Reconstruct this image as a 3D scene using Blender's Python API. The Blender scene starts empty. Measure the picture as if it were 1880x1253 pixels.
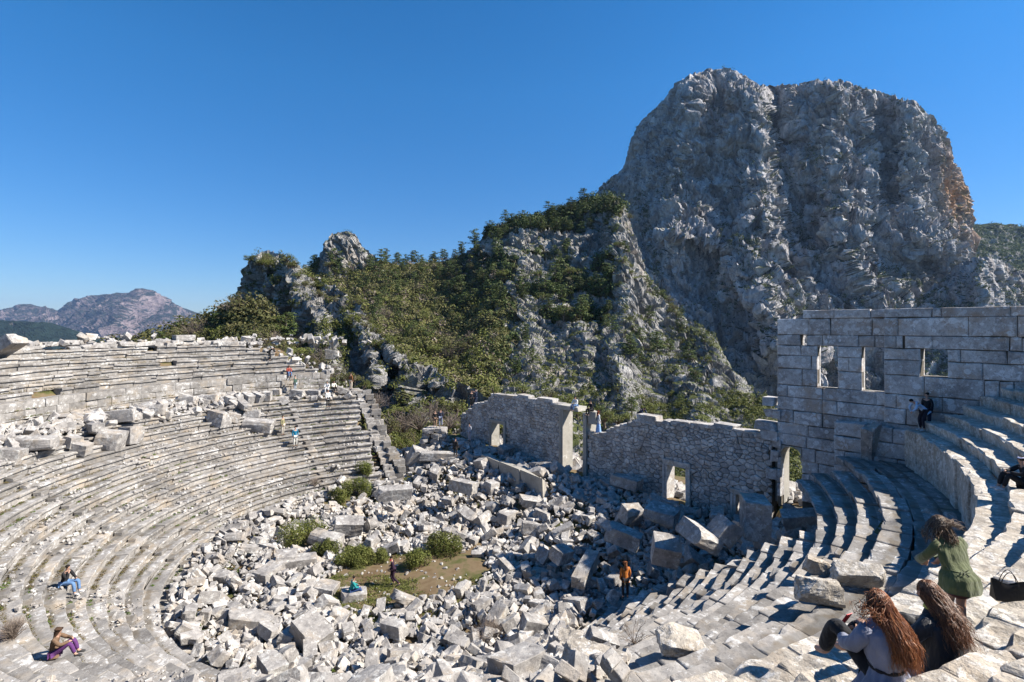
import bpy, math, random
import numpy as np
from mathutils import Vector, Matrix, Euler
R = math.radians
sc = bpy.context.scene
col = sc.collection

# ---------------------------------------------------------------- camera, sky, sun, exposure
cd = bpy.data.cameras.new("camera"); cam = bpy.data.objects.new("camera", cd); col.objects.link(cam)
cam.location = (0, 0, 0); cam.rotation_euler = (R(90), 0, 0)
cd.sensor_width = 36.0; cd.lens = 930.0 / 1880.0 * 36.0
cd.shift_y = -26.5 / 1880.0
cd.clip_start = 0.1; cd.clip_end = 60000
sc.camera = cam
SUN_EL, SUN_AZ = 41.0, -4.0            # azimuth of the sun measured from +X towards +Y
w = bpy.data.worlds.new("World"); sc.world = w; w.use_nodes = True
wn = w.node_tree.nodes; wn.clear()
wo = wn.new("ShaderNodeOutputWorld"); wb = wn.new("ShaderNodeBackground"); ws = wn.new("ShaderNodeTexSky")
ws.sky_type = 'NISHITA'; ws.sun_disc = False
ws.sun_elevation = R(SUN_EL); ws.sun_rotation = R(90 - SUN_AZ)
ws.altitude = 900; ws.air_density = 1.15; ws.dust_density = 0.0; ws.ozone_density = 6.0
wb.inputs[1].default_value = 0.074
whs = wn.new("ShaderNodeHueSaturation"); whs.inputs['Saturation'].default_value = 1.27; w.node_tree.links.new(ws.outputs[0], whs.inputs['Color']); 
wtc = wn.new("ShaderNodeTexCoord"); wsx = wn.new("ShaderNodeSeparateXYZ"); wcr = wn.new("ShaderNodeValToRGB"); wmx = wn.new("ShaderNodeMix"); wmx.data_type = 'RGBA'; wmx.blend_type = 'MULTIPLY'; wmx.inputs[0].default_value = 1.0
w.node_tree.links.new(wtc.outputs['Generated'], wsx.inputs[0]); w.node_tree.links.new(wsx.outputs[2], wcr.inputs[0])
wcr.color_ramp.elements[0].position = 0.0; wcr.color_ramp.elements[0].color = (.50, .57, .71, 1); wcr.color_ramp.elements[1].position = 0.42; wcr.color_ramp.elements[1].color = (1, 1, 1, 1)
w.node_tree.links.new(whs.outputs[0], wmx.inputs[6]); w.node_tree.links.new(wcr.outputs[0], wmx.inputs[7]); w.node_tree.links.new(wmx.outputs[2], wb.inputs[0]); w.node_tree.links.new(wb.outputs[0], wo.inputs[0])
sd = bpy.data.lights.new("sun", 'SUN'); so = bpy.data.objects.new("sun", sd); col.objects.link(so)
sd.energy = 5.0; sd.angle = R(0.55); sd.color = (1.0, 0.935, 0.84)
to_sun = Vector((math.cos(R(SUN_EL)) * math.cos(R(SUN_AZ)), math.cos(R(SUN_EL)) * math.sin(R(SUN_AZ)), math.sin(R(SUN_EL))))
so.rotation_euler = to_sun.to_track_quat('Z', 'Y').to_euler()
sc.view_settings.view_transform = 'Standard'; sc.view_settings.look = 'None'
sc.view_settings.exposure = 1.14; sc.view_settings.gamma = 1.0
try: sc.view_settings.use_curve_mapping = False
except Exception: pass

# ---------------------------------------------------------------- numpy noise
def _h(ix, iy, iz, s):
    n = (ix * 73856093) ^ (iy * 19349663) ^ (iz * 83492791) ^ (s * 2654435761 & 0x7fffffff)
    n = (n ^ (n >> 13)) * 1274126177; n = n & 0x7fffffff
    n = (n ^ (n >> 11)) * 668265263; n = n & 0x7fffffff
    return ((n >> 7) & 0xffff) / 65535.0
def vnoise(P, s=0):
    P = np.asarray(P, float); I = np.floor(P).astype(np.int64); f = P - I; f = f * f * f * (f * (f * 6 - 15) + 10)
    x, y, z = I[..., 0], I[..., 1], I[..., 2]; fx, fy, fz = f[..., 0], f[..., 1], f[..., 2]
    def L(a, b, t): return a + (b - a) * t
    return L(L(L(_h(x, y, z, s), _h(x+1, y, z, s), fx), L(_h(x, y+1, z, s), _h(x+1, y+1, z, s), fx), fy),
             L(L(_h(x, y, z+1, s), _h(x+1, y, z+1, s), fx), L(_h(x, y+1, z+1, s), _h(x+1, y+1, z+1, s), fx), fy), fz) * 2 - 1
def fbm(P, o=4, s=0, g=0.5):
    P = np.asarray(P, float); a = 1.0; r = 0; t = 0
    for i in range(o):
        r = r + a * vnoise(P * (2.03 ** i) + 17.3 * i, s + i); t += a; a *= g
    return r / t
def ridged(P, o=4, s=0, g=0.55):
    P = np.asarray(P, float); a = 1.0; r = 0; t = 0
    for i in range(o):
        r = r + a * (1 - 2 * np.abs(vnoise(P * (2.07 ** i) + 9.1 * i, s + i))); t += a; a *= g
    return r / t

def facets(P, s=0, tilt=0.8, edge=False):
    """blocky faceted relief: each Voronoi cell is a tilted plane with its own height."""
    P = np.asarray(P, float); sh = P.shape[:-1]; P = P.reshape(-1, 3); I = np.floor(P).astype(np.int64)
    best = np.full(len(P), 9.0); sec = np.full(len(P), 9.0); val = np.zeros(len(P))
    for dx in (-1, 0, 1):
        for dy in (-1, 0, 1):
            for dz in (-1, 0, 1):
                c = I + np.array([dx, dy, dz]); x, y, z = c[:, 0], c[:, 1], c[:, 2]
                ctr = c + np.stack([_h(x, y, z, s + 1), _h(x, y, z, s + 2), _h(x, y, z, s + 3)], -1)
                d = P - ctr; dd = (d * d).sum(1); m = dd < best
                sec = np.where(m, best, np.minimum(sec, dd))
                g = np.stack([_h(x, y, z, s + 4), _h(x, y, z, s + 5), _h(x, y, z, s + 6)], -1) * 2 - 1
                v = (_h(x, y, z, s + 7) * 2 - 1) + tilt * (g * d).sum(1)
                val = np.where(m, v, val); best = np.where(m, dd, best)
    if edge: val = val - 0.5 * np.exp(-((np.sqrt(sec) - np.sqrt(best)) / 0.12) ** 2)
    return val.reshape(sh)

# ---------------------------------------------------------------- mesh building
class MB:
    def __init__(s): s.v = []; s.q = []; s.t = []; s.n = 0
    def add(s, V, Q=None, T=None):
        V = np.asarray(V, float).reshape(-1, 3)
        if Q is not None and len(Q): s.q.append(np.asarray(Q, np.int64).reshape(-1, 4) + s.n)
        if T is not None and len(T): s.t.append(np.asarray(T, np.int64).reshape(-1, 3) + s.n)
        s.v.append(V); s.n += len(V)
    def grid(s, G, wrap=False):                 # G: (a,b,3)
        a, b = G.shape[:2]; I = np.arange(a * b).reshape(a, b)
        Q = np.stack([I[:-1, :-1], I[1:, :-1], I[1:, 1:], I[:-1, 1:]], -1).reshape(-1, 4)
        if wrap:
            Q = np.concatenate([Q, np.stack([I[:-1, -1], I[1:, -1], I[1:, 0], I[:-1, 0]], -1)])
        s.add(G, Q)
    def box(s, lo, hi, M=None):
        V = np.array([[x, y, z] for x in (lo[0], hi[0]) for y in (lo[1], hi[1]) for z in (lo[2], hi[2])], float)
        if M is not None: V = V @ np.array(M.to_3x3()).T + np.array(M.translation)
        s.add(V, [[0,1,3,2],[4,6,7,5],[0,4,5,1],[2,3,7,6],[0,2,6,4],[1,5,7,3]])
    def tube(s, pts, rad, n=6, cap=True):
        pts = [Vector(p) for p in pts]; rings = []
        ref = Vector((0.13, 0.21, 0.97))
        for i, p in enumerate(pts):
            d = (pts[min(i+1, len(pts)-1)] - pts[max(i-1, 0)]).normalized()
            a = d.cross(ref)
            if a.length < 1e-3: a = d.cross(Vector((1, 0, 0)))
            a.normalize(); b = d.cross(a)
            r = rad[i] if hasattr(rad, '__len__') else rad
            rings.append([p + a * (math.cos(2*math.pi*k/n) * r) + b * (math.sin(2*math.pi*k/n) * r) for k in range(n)])
        G = np.array([[list(v) for v in rg] for rg in rings])
        s.grid(G, wrap=True)
        if cap:
            base = s.n - len(pts) * n
            for k0 in (0, (len(pts)-1)*n):
                for k in range(1, n-1): s.t.append(np.array([[base+k0, base+k0+k, base+k0+k+1]]))
    def mesh(s, name, mat, smooth=False):
        V = np.concatenate(s.v); me = bpy.data.meshes.new(name)
        q = np.concatenate(s.q) if s.q else np.zeros((0, 4), np.int64)
        t = np.concatenate(s.t) if s.t else np.zeros((0, 3), np.int64)
        me.vertices.add(len(V)); me.vertices.foreach_set("co", V.astype(np.float32).ravel())
        me.loops.add(q.size + t.size); me.loops.foreach_set("vertex_index", np.concatenate([q.ravel(), t.ravel()]).astype(np.int32))
        me.polygons.add(len(q) + len(t))
        st = np.concatenate([np.arange(len(q)) * 4, q.size + np.arange(len(t)) * 3]).astype(np.int32)
        me.polygons.foreach_set("loop_start", st)
        me.polygons.foreach_set("use_smooth", np.full(len(q) + len(t), bool(smooth)))
        me.update(calc_edges=True); me.validate()
        if mat: me.materials.append(mat)
        return me
    def build(s, name, mat, parent=None, smooth=False, **kw):
        return link(name, s.mesh(name, mat, smooth), parent, **kw)
def link(name, me, parent=None, loc=None, rot=None, scale=None):
    o = bpy.data.objects.new(name, me); col.objects.link(o)
    if parent is not None: o.parent = parent
    if loc is not None: o.location = loc
    if rot is not None: o.rotation_euler = rot
    if scale is not None: o.scale = scale
    return o
def tag(o, label=None, cat=None, group=None, kind=None):
    if label: o['label'] = label
    if cat: o['category'] = cat
    if group: o['group'] = group
    if kind: o['kind'] = kind
    return o
def empty(name, loc=(0, 0, 0), rz=0.0):
    o = bpy.data.objects.new(name, None); col.objects.link(o); o.location = loc; o.rotation_euler = (0, 0, rz)
    o.empty_display_size = 0.1
    return o

# ---------------------------------------------------------------- materials
def nt(name, rough=0.9, spec=0.2):
    m = bpy.data.materials.new(name); m.use_nodes = True; t = m.node_tree; t.nodes.clear()
    o = t.nodes.new("ShaderNodeOutputMaterial"); b = t.nodes.new("ShaderNodeBsdfPrincipled")
    b.inputs["Roughness"].default_value = rough
    b.inputs["Specular IOR Level"].default_value = spec
    t.links.new(b.outputs[0], o.inputs[0]); return m, t, b
def N(t, kind, **kw):
    n = t.nodes.new(kind)
    for k, v in kw.items():
        if k.startswith("i_"): n.inputs[k[2:]].default_value = v
        else: setattr(n, k, v)
    return n
def noise(t, vec, scale, detail=4, rough=0.55):
    n = N(t, "ShaderNodeTexNoise"); n.inputs["Scale"].default_value = scale; n.inputs["Detail"].default_value = detail
    n.inputs["Roughness"].default_value = rough
    if vec is not None: t.links.new(vec, n.inputs["Vector"])
    return n.outputs["Fac"]
def ramp(t, fac, stops):
    n = N(t, "ShaderNodeValToRGB"); e = n.color_ramp.elements
    while len(e) < len(stops): e.new(0.5)
    for i, (p, c) in enumerate(stops):
        e[i].position = p; e[i].color = (c, c, c, 1) if not hasattr(c, '__len__') else (*c, 1)
    t.links.new(fac, n.inputs[0]); return n.outputs[0]
def mixc(t, fac, a, b, mode='MIX'):
    n = N(t, "ShaderNodeMix", data_type='RGBA', blend_type=mode)
    for s, v in ((0, fac), (6, a), (7, b)):
        if isinstance(v, (int, float)): n.inputs[s].default_value = v
        elif isinstance(v, tuple): n.inputs[s].default_value = (*v, 1)
        else: t.links.new(v, n.inputs[s])
    return n.outputs[2]
def math_(t, op, a, b=0.5):
    n = N(t, "ShaderNodeMath", operation=op)
    for s, v in ((0, a), (1, b)):
        if isinstance(v, (int, float)): n.inputs[s].default_value = v
        else: t.links.new(v, n.inputs[s])
    return n.outputs[0]
def stone_mat(name, dark, mid, light, lichen=(0.62, 0.60, 0.56), lich_amt=0.5, s=1.0, bump=0.03, tint=None, isl=0.25, speck=0.5, streak=None, blot=0.0, rows=None):
    m, t, b = nt(name, 0.92, 0.15)
    pos = N(t, "ShaderNodeNewGeometry"); P = pos.outputs["Position"]
    if streak:
        mp = N(t, "ShaderNodeMapping"); mp.inputs["Scale"].default_value = streak; t.links.new(P, mp.inputs[0]); P = mp.outputs[0]
    big = noise(t, P, 0.55 * s, 5); med = noise(t, P, 3.2 * s, 6, 0.65); fine = noise(t, P, 17 * s, 5, 0.7)
    f = math_(t, 'ADD', math_(t, 'MULTIPLY', big, 0.45), math_(t, 'MULTIPLY', med, 0.55))
    c = ramp(t, f, [(0.34, dark), (0.5, mid), (0.66, light)])
    if tint is not None:
        c = mixc(t, ramp(t, noise(t, P, 0.9 * s, 3), [(0.52, 0.0), (0.68, 0.75)]), c, tint)
    # white lichen blotches
    lich = ramp(t, math_(t, 'ADD', math_(t, 'MULTIPLY', noise(t, P, 4.5 * s, 7, 0.72), 0.72), math_(t, 'MULTIPLY', noise(t, P, 1.1 * s, 2), 0.28)),
                [(0.60 - 0.14 * lich_amt, 0.0), (0.64 - 0.12 * lich_amt, 0.8)])
    c = mixc(t, lich, c, lichen)
    if blot:
        wv = N(t, "ShaderNodeTexNoise"); wv.inputs["Scale"].default_value = 3.0; t.links.new(P, wv.inputs["Vector"])
        vm = N(t, "ShaderNodeMix", data_type='RGBA'); vm.inputs[0].default_value = 0.12; t.links.new(P, vm.inputs[6]); t.links.new(wv.outputs["Color"], vm.inputs[7])
        vo = N(t, "ShaderNodeTexVoronoi"); vo.inputs["Scale"].default_value = 2.6; t.links.new(vm.outputs[2], vo.inputs["Vector"])
        vs = N(t, "ShaderNodeSeparateColor"); t.links.new(vo.outputs["Color"], vs.inputs[0])
        bl = ramp(t, math_(t, 'SUBTRACT', math_(t, 'MULTIPLY', vs.outputs[0], 0.42), vo.outputs["Distance"]), [(0.0, 0.0), (0.03, blot)])
        c = mixc(t, bl, c, (0.60, 0.60, 0.59))
    # dark specks, pits
    sp = ramp(t, fine, [(0.33, 1.0), (0.45, 0.0)])
    c = mixc(t, math_(t, 'MULTIPLY', sp, speck), c, tuple(x * 0.42 for x in dark))
    if rows:      # darker brown-grey mixed into the back of each tread, towards the next riser
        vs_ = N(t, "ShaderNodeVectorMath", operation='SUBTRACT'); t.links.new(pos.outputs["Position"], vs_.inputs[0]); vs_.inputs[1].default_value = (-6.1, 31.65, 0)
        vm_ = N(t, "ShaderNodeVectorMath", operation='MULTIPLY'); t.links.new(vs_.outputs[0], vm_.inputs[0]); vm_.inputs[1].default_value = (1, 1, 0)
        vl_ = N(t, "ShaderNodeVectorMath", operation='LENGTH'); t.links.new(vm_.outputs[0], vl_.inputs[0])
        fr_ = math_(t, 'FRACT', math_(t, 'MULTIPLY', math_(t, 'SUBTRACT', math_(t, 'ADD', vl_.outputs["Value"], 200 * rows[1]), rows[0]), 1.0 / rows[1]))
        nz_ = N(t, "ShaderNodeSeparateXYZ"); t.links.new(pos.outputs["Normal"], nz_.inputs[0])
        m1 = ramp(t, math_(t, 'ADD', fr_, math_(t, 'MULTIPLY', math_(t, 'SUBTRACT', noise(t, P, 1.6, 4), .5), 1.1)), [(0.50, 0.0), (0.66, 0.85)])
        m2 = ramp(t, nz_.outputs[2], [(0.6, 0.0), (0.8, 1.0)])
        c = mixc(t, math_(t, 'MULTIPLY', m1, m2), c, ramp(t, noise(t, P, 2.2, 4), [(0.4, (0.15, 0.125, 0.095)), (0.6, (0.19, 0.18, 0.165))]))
    isr = ramp(t, pos.outputs["Random Per Island"], [(0.0, 1.0 - isl), (1.0, 1.0 + isl * 0.6)])
    c = mixc(t, 1.0, c, isr, 'MULTIPLY')
    t.links.new(c, b.inputs["Base Color"])
    h = math_(t, 'ADD', math_(t, 'MULTIPLY', fine, 0.35), math_(t, 'ADD', med, math_(t, 'MULTIPLY', lich, 0.12)))
    bp = N(t, "ShaderNodeBump"); bp.inputs["Distance"].default_value = bump; bp.inputs["Strength"].default_value = 0.9
    t.links.new(h, bp.inputs["Height"]); t.links.new(bp.outputs[0], b.inputs["Normal"])
    return m
def plain_mat(name, c, rough=0.85, var=0.25, scale=30.0, spec=0.2, bump=0.0):
    m, t, b = nt(name, rough, spec); tc = N(t, "ShaderNodeTexCoord")
    n = noise(t, tc.outputs["Object"], scale, 4, 0.6)
    cc = ramp(t, n, [(0.3, tuple(x * (1 - var) for x in c)), (0.7, tuple(min(1, x * (1 + var)) for x in c))])
    t.links.new(cc, b.inputs["Base Color"])
    if bump:
        bp = N(t, "ShaderNodeBump"); bp.inputs["Distance"].default_value = bump; t.links.new(n, bp.inputs["Height"]); t.links.new(bp.outputs[0], b.inputs["Normal"])
    return m
def leaf_mat(name, c1, c2, c3, scale=0.4, trans=0.25):
    m, t, b = nt(name, 0.75, 0.25); g = N(t, "ShaderNodeNewGeometry"); oi = N(t, "ShaderNodeObjectInfo")
    n = noise(t, g.outputs["Position"], scale, 3)
    f = math_(t, 'ADD', math_(t, 'MULTIPLY', n, 0.6), math_(t, 'MULTIPLY', g.outputs["Random Per Island"], 0.4))
    c = ramp(t, f, [(0.25, c1), (0.5, c2), (0.75, c3)])
    hs = N(t, "ShaderNodeHueSaturation"); t.links.new(c, hs.inputs["Color"])
    t.links.new(math_(t, 'ADD', math_(t, 'MULTIPLY', oi.outputs["Random"], 0.5), 0.75), hs.inputs["Value"])
    t.links.new(hs.outputs[0], b.inputs["Base Color"])
    tr = N(t, "ShaderNodeBsdfTranslucent"); t.links.new(hs.outputs[0], tr.inputs[0])
    mx = N(t, "ShaderNodeMixShader"); mx.inputs[0].default_value = trans
    out = [x for x in t.nodes if x.type == 'OUTPUT_MATERIAL'][0]
    t.links.new(b.outputs[0], mx.inputs[1]); t.links.new(tr.outputs[0], mx.inputs[2]); t.links.new(mx.outputs[0], out.inputs[0])
    return m

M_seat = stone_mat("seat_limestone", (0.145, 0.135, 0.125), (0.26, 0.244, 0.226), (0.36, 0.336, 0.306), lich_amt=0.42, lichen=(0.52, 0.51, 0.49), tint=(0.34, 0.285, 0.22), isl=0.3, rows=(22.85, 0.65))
M_near = stone_mat("weathered_limestone", (0.22, 0.195, 0.165), (0.42, 0.375, 0.315), (0.57, 0.51, 0.43), lich_amt=0.7, lichen=(0.68, 0.64, 0.58), s=1.5, bump=0.07, tint=(0.40, 0.33, 0.25), isl=0.12)
M_block = stone_mat("fallen_limestone", (0.15, 0.14, 0.135), (0.33, 0.31, 0.29), (0.50, 0.47, 0.43), lich_amt=0.5, bump=0.05, lichen=(0.60, 0.585, 0.55), tint=(0.44, 0.37, 0.29), isl=0.2)
M_wall = stone_mat("ashlar_limestone", (0.22, 0.205, 0.195), (0.41, 0.385, 0.365), (0.54, 0.515, 0.49), blot=0.75, lich_amt=0.55, lichen=(0.62, 0.61, 0.60), s=1.2, tint=(0.36, 0.27, 0.20), isl=0.22, speck=0.7)
M_skene = stone_mat("rubble_masonry", (0.24, 0.22, 0.205), (0.42, 0.395, 0.37), (0.54, 0.52, 0.48), lich_amt=0.6, s=1.3, tint=(0.36, 0.29, 0.22), isl=0.3)
M_frame = stone_mat("dressed_limestone", (0.26, 0.24, 0.20), (0.33, 0.31, 0.27), (0.40, 0.37, 0.32), lich_amt=0.0, s=0.9, bump=0.015, isl=0.05, speck=0.3)
M_core = plain_mat("dark_earth_mortar", (0.10, 0.085, 0.065), var=0.4, scale=4)

# ---------------------------------------------------------------- theatre geometry
CX, CY = -6.1, 31.65
A = np.array([0.744, 0.668]); U = np.array([0.668, -0.744])      # axis towards the stage, right along the stage
F = 930.0; PX, HY = 940.0, 600.0
def ray(px, py, Y): return np.array([(px - PX) / F * Y, Y, (HY - py) / F * Y])
def kq(x, y): return (x - CX) * A[0] + (y - CY) * A[1], (x - CX) * U[0] + (y - CY) * U[1]
def low_z(r): return -7.1 - (22.85 - r) * 0.64
def on_ring(r, px, far=True):
    m = (px - PX) / F; a = m * m + 1; b = -2 * (m * CX + CY); c = CX * CX + CY * CY - r * r
    d = max(b * b - 4 * a * c, 0); Y = (-b + (1 if far else -1) * math.sqrt(d)) / (2 * a)
    return m * Y, Y, math.atan2(Y - CY, m * Y - CX)
def warp(x, y):
    return -0.22 * np.exp(-((x - 4) ** 2 + (y - 5) ** 2) / 25.0)
rng = random.Random(7)
ROW_W, ROW_H = 0.65, 0.416

def seat_profile(w, h, nose=0.13, fine=False):
    pts = [(nose + 0.03, -h), (nose, -h * 0.36), (nose * 0.85, -h * 0.31), (0.01, -h * 0.27), (-0.005, -h * 0.08), (0.02, 0.0)]
    n = 6 if fine else 2
    for i in range(1, n): pts.append((0.02 + (w - 0.02) * i / n, -0.012 * math.sin(math.pi * i / n)))
    pts += [(w, 0.0), (w, -h)]
    return np.array(pts)
def ring_blocks(mb, r, z, a0, a1, w, h, blen=(0.8, 1.9), jit=0.02, jz=0.012, miss=0.0, nose=0.13, kmax=None, kmaxr=None, tilt=0.01, seed=0, rough=0.012, prof=None, lod=True, gap=0.006):
    rg = random.Random(seed); a = a0
    while a < a1 - 0.004:
        L = rg.uniform(*blen); da = L / r; b = min(a + da, a1)
        if a1 - b < 0.4 / r: b = a1
        am = (a + b) / 2; x = CX + r * math.cos(am); y = CY + r * math.sin(am); k, q = kq(x, y)
        lim = None
        if q < 0 and kmax is not None: lim = kmax(q)
        if q >= 0 and kmaxr is not None: lim = kmaxr(q)
        if (lim is not None and k > lim) or rg.random() < miss:
            a = b; continue
        dist = math.hypot(x, y); fine = lod and dist < 15
        pr = prof if prof is not None else seat_profile(w, h, nose, fine)
        seg = min(max(dist * 0.016, 0.07), 0.5) if lod else 0.5
        n = max(2, int((b - a) * r / seg) + 1)
        g = gap / r
        ts = [a + g, a + g + 0.02 / r] + list(np.linspace(a + g + 0.05 / r, b - g - 0.05 / r, n)) + [b - g - 0.02 / r, b - g]
        ts = np.array(ts); sh = np.zeros(len(ts)); sh[0] = sh[-1] = 0.022; sh[1] = sh[-2] = 0.006
        dr = rg.gauss(0, jit); dz = rg.gauss(0, jz); yaw = rg.gauss(0, tilt); rl = rg.gauss(0, tilt * 0.6); tl = rg.gauss(0, tilt * 0.5)
        s = (ts - am) * r
        rho = r + dr + pr[None, :, 0] + yaw * s[:, None] + sh[:, None] * np.where(pr[None, :, 0] < w * 0.5, 1, -1)
        zz = z + dz + pr[None, :, 1] + rl * s[:, None] + tl * (pr[None, :, 0] - w / 2) - sh[:, None] * (pr[None, :, 1] > -h * 0.5)
        G = np.stack([CX + rho * np.cos(ts)[:, None], CY + rho * np.sin(ts)[:, None], zz], -1)
        amp = rough * (1.6 if fine else 1.0)
        d = fbm(G * 2.3, 3, seed % 7) * amp * 1.6 + (vnoise(G * 9, 3) * amp * 0.7 if fine else 0)
        edge = np.exp(-((pr[:, 0] - 0.0) ** 2 + (pr[:, 1]) ** 2) / 0.006)[None, :]
        chip = np.maximum(0, vnoise(G * 3.1, 5) - 0.1) * 0.15 * edge
        G[..., 2] += d - chip + warp(G[..., 0], G[..., 1])
        G[..., 0] += (d + chip) * np.cos(ts)[:, None]; G[..., 1] += (d + chip) * np.sin(ts)[:, None]
        m = len(pr); base = mb.n
        mb.grid(G)
        nS = len(ts)
        for sidx in (0, nS - 1):
            i0 = base + sidx * m; c = G[sidx].mean(0); mb.add([c]); ci = mb.n - 1
            mb.t.append(np.array([[i0 + j, i0 + (j + 1) % m, ci] for j in range(m)]))
        a = b
    return mb

A_L = math.radians(100); A_R = math.radians(345)
def kL(q): return 5.0 + 0.167 * (abs(q) - 13.5)
def kR(q): return 3.9 + 0.28 * (abs(q) - 15)
# lower cavea
low = tag(empty("lower_seating", (CX, CY, -14.0)), "curved lower seating tiers of worn pale limestone around the round orchestra", "stone seating")
def part(name, mb, mat, parent, **kw):
    o = mb.build(name, mat, parent, **kw); o.matrix_parent_inverse = parent.matrix_world.inverted() if False else Matrix.Translation(-parent.location)
    return o
for i in range(17):
    r = 22.85 - ROW_W * i; z = -7.1 - ROW_H * i
    mb = MB()
    ring_blocks(mb, r, z, math.radians(98), math.radians(352), 0.78, 0.50, jit=0.022, jz=0.02, miss=0.0,
                kmax=kL, kmaxr=(lambda q: 12.3) if i < 3 else kR, seed=100 + i, tilt=0.012, rough=0.014)
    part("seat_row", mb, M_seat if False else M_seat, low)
# stair aisles
stair_px = [(62, 3), (255, 9), (640, 6)]
st_ang = []
for (px, j) in ((120, 6), (560, 6)):
    st_ang.append(on_ring(22.85 - ROW_W * j, px)[2])
st_ang += [math.radians(222), math.radians(262), math.radians(292), math.radians(318)]
for ang in st_ang:
    mb = MB()
    for i in range(1, 17):
        r = 22.85 - ROW_W * i + 0.28; z = -7.1 - ROW_H * i + 0.2
        ring_blocks(mb, r, z, ang - 0.3 / r, ang + 0.3 / r, 0.42, 0.22, blen=(0.7, 0.7), jit=0.02, seed=i, nose=0.01, lod=False)
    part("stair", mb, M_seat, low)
# diazoma paving
mb = MB()
for j, rr in enumerate((23.6, 24.45, 25.2)):
    ring_blocks(mb, rr, -6.72 + 0.02 * j, math.radians(98), math.radians(351), 0.85, 0.3, blen=(0.7, 1.6), nose=0.01, jit=0.03, jz=0.03, kmax=lambda q: 7.5, kmaxr=lambda q: 13.9, seed=300 + j, tilt=0.02)
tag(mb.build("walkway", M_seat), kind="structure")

# upper cavea
RU0, ZU0, UW, UH = 25.9, -4.85, 0.66, 0.43
upp = tag(empty("upper_seating", (CX, CY, -6.0)), "curved upper seating tiers of cracked limestone above the walkway wall", "stone seating")
endpx = {1: 585, 2: 562, 3: 545, 4: 530, 5: 505, 6: 478, 7: 452, 8: 425}
for j in range(1, 9):
    r = RU0 + UW * j; z = ZU0 + UH * j
    # left end of each tier, ruined in steps
    aL = on_ring(r, endpx[j])[2]
    mb = MB()
    a_near = math.radians(205)
    ring_blocks(mb, r, z, aL, a_near, 0.78, 0.55, jit=0.035, jz=0.03, miss=0.012 + (0.8 if j == 8 else .08 if j == 7 else 0), seed=400 + j, tilt=0.03, rough=0.02)
    part("seat_row", mb, M_seat, upp); mb = MB()
    ring_blocks(mb, r, z, a_near, math.radians(352), 0.80, 0.50, blen=(0.7, 1.7), jit=0.03, jz=0.02, miss=0.0, nose=0.03, kmaxr=lambda q: 14.0, seed=430 + j, tilt=0.03, rough=0.03)
    part("seat_row", mb, M_near, upp)
# parapet: tall orthostats behind the walkway
par = MB()
pr = np.array([(0.05, -2.0), (0.03, -1.5), (0.0, -0.9), (0.02, -0.5), (0.0, -0.12), (-0.03, -0.05), (-0.01, 0.0), (0.2, 0.01), (0.45, 0.0), (0.75, -0.01), (0.78, -0.5), (0.78, -2.0)])
ring_blocks(par, RU0, ZU0, math.radians(200), math.radians(352), 0.78, 2.0, blen=(0.8, 1.7), jit=0.025, jz=0.02, kmaxr=lambda q: 14.1, seed=470, tilt=0.015, rough=0.03, prof=pr)
tag(par.build("walkway_wall", M_near), "tall curved limestone slab wall between the paved walkway and the right upper tiers", "stone wall")
par = MB()
for c_, zt in enumerate((ZU0 - 0.02, ZU0 - 0.62, ZU0 - 1.24)):
    pr = np.array([(0.02, -0.6), (0, -0.3), (0.0, -0.02), (0.03, 0.0), (0.7, 0.0), (0.7, -0.6)])
    ring_blocks(par, RU0, zt, on_ring(RU0, 606)[2], math.radians(200), 0.7, 0.6, blen=(0.7, 1.5), jit=0.03, jz=0.004, miss=0.0 if c_ else 0.03, seed=480 + c_, prof=pr)
tag(par.build("walkway_wall", M_seat), "three course limestone block wall behind the left end of the walkway", "stone wall")
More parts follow.
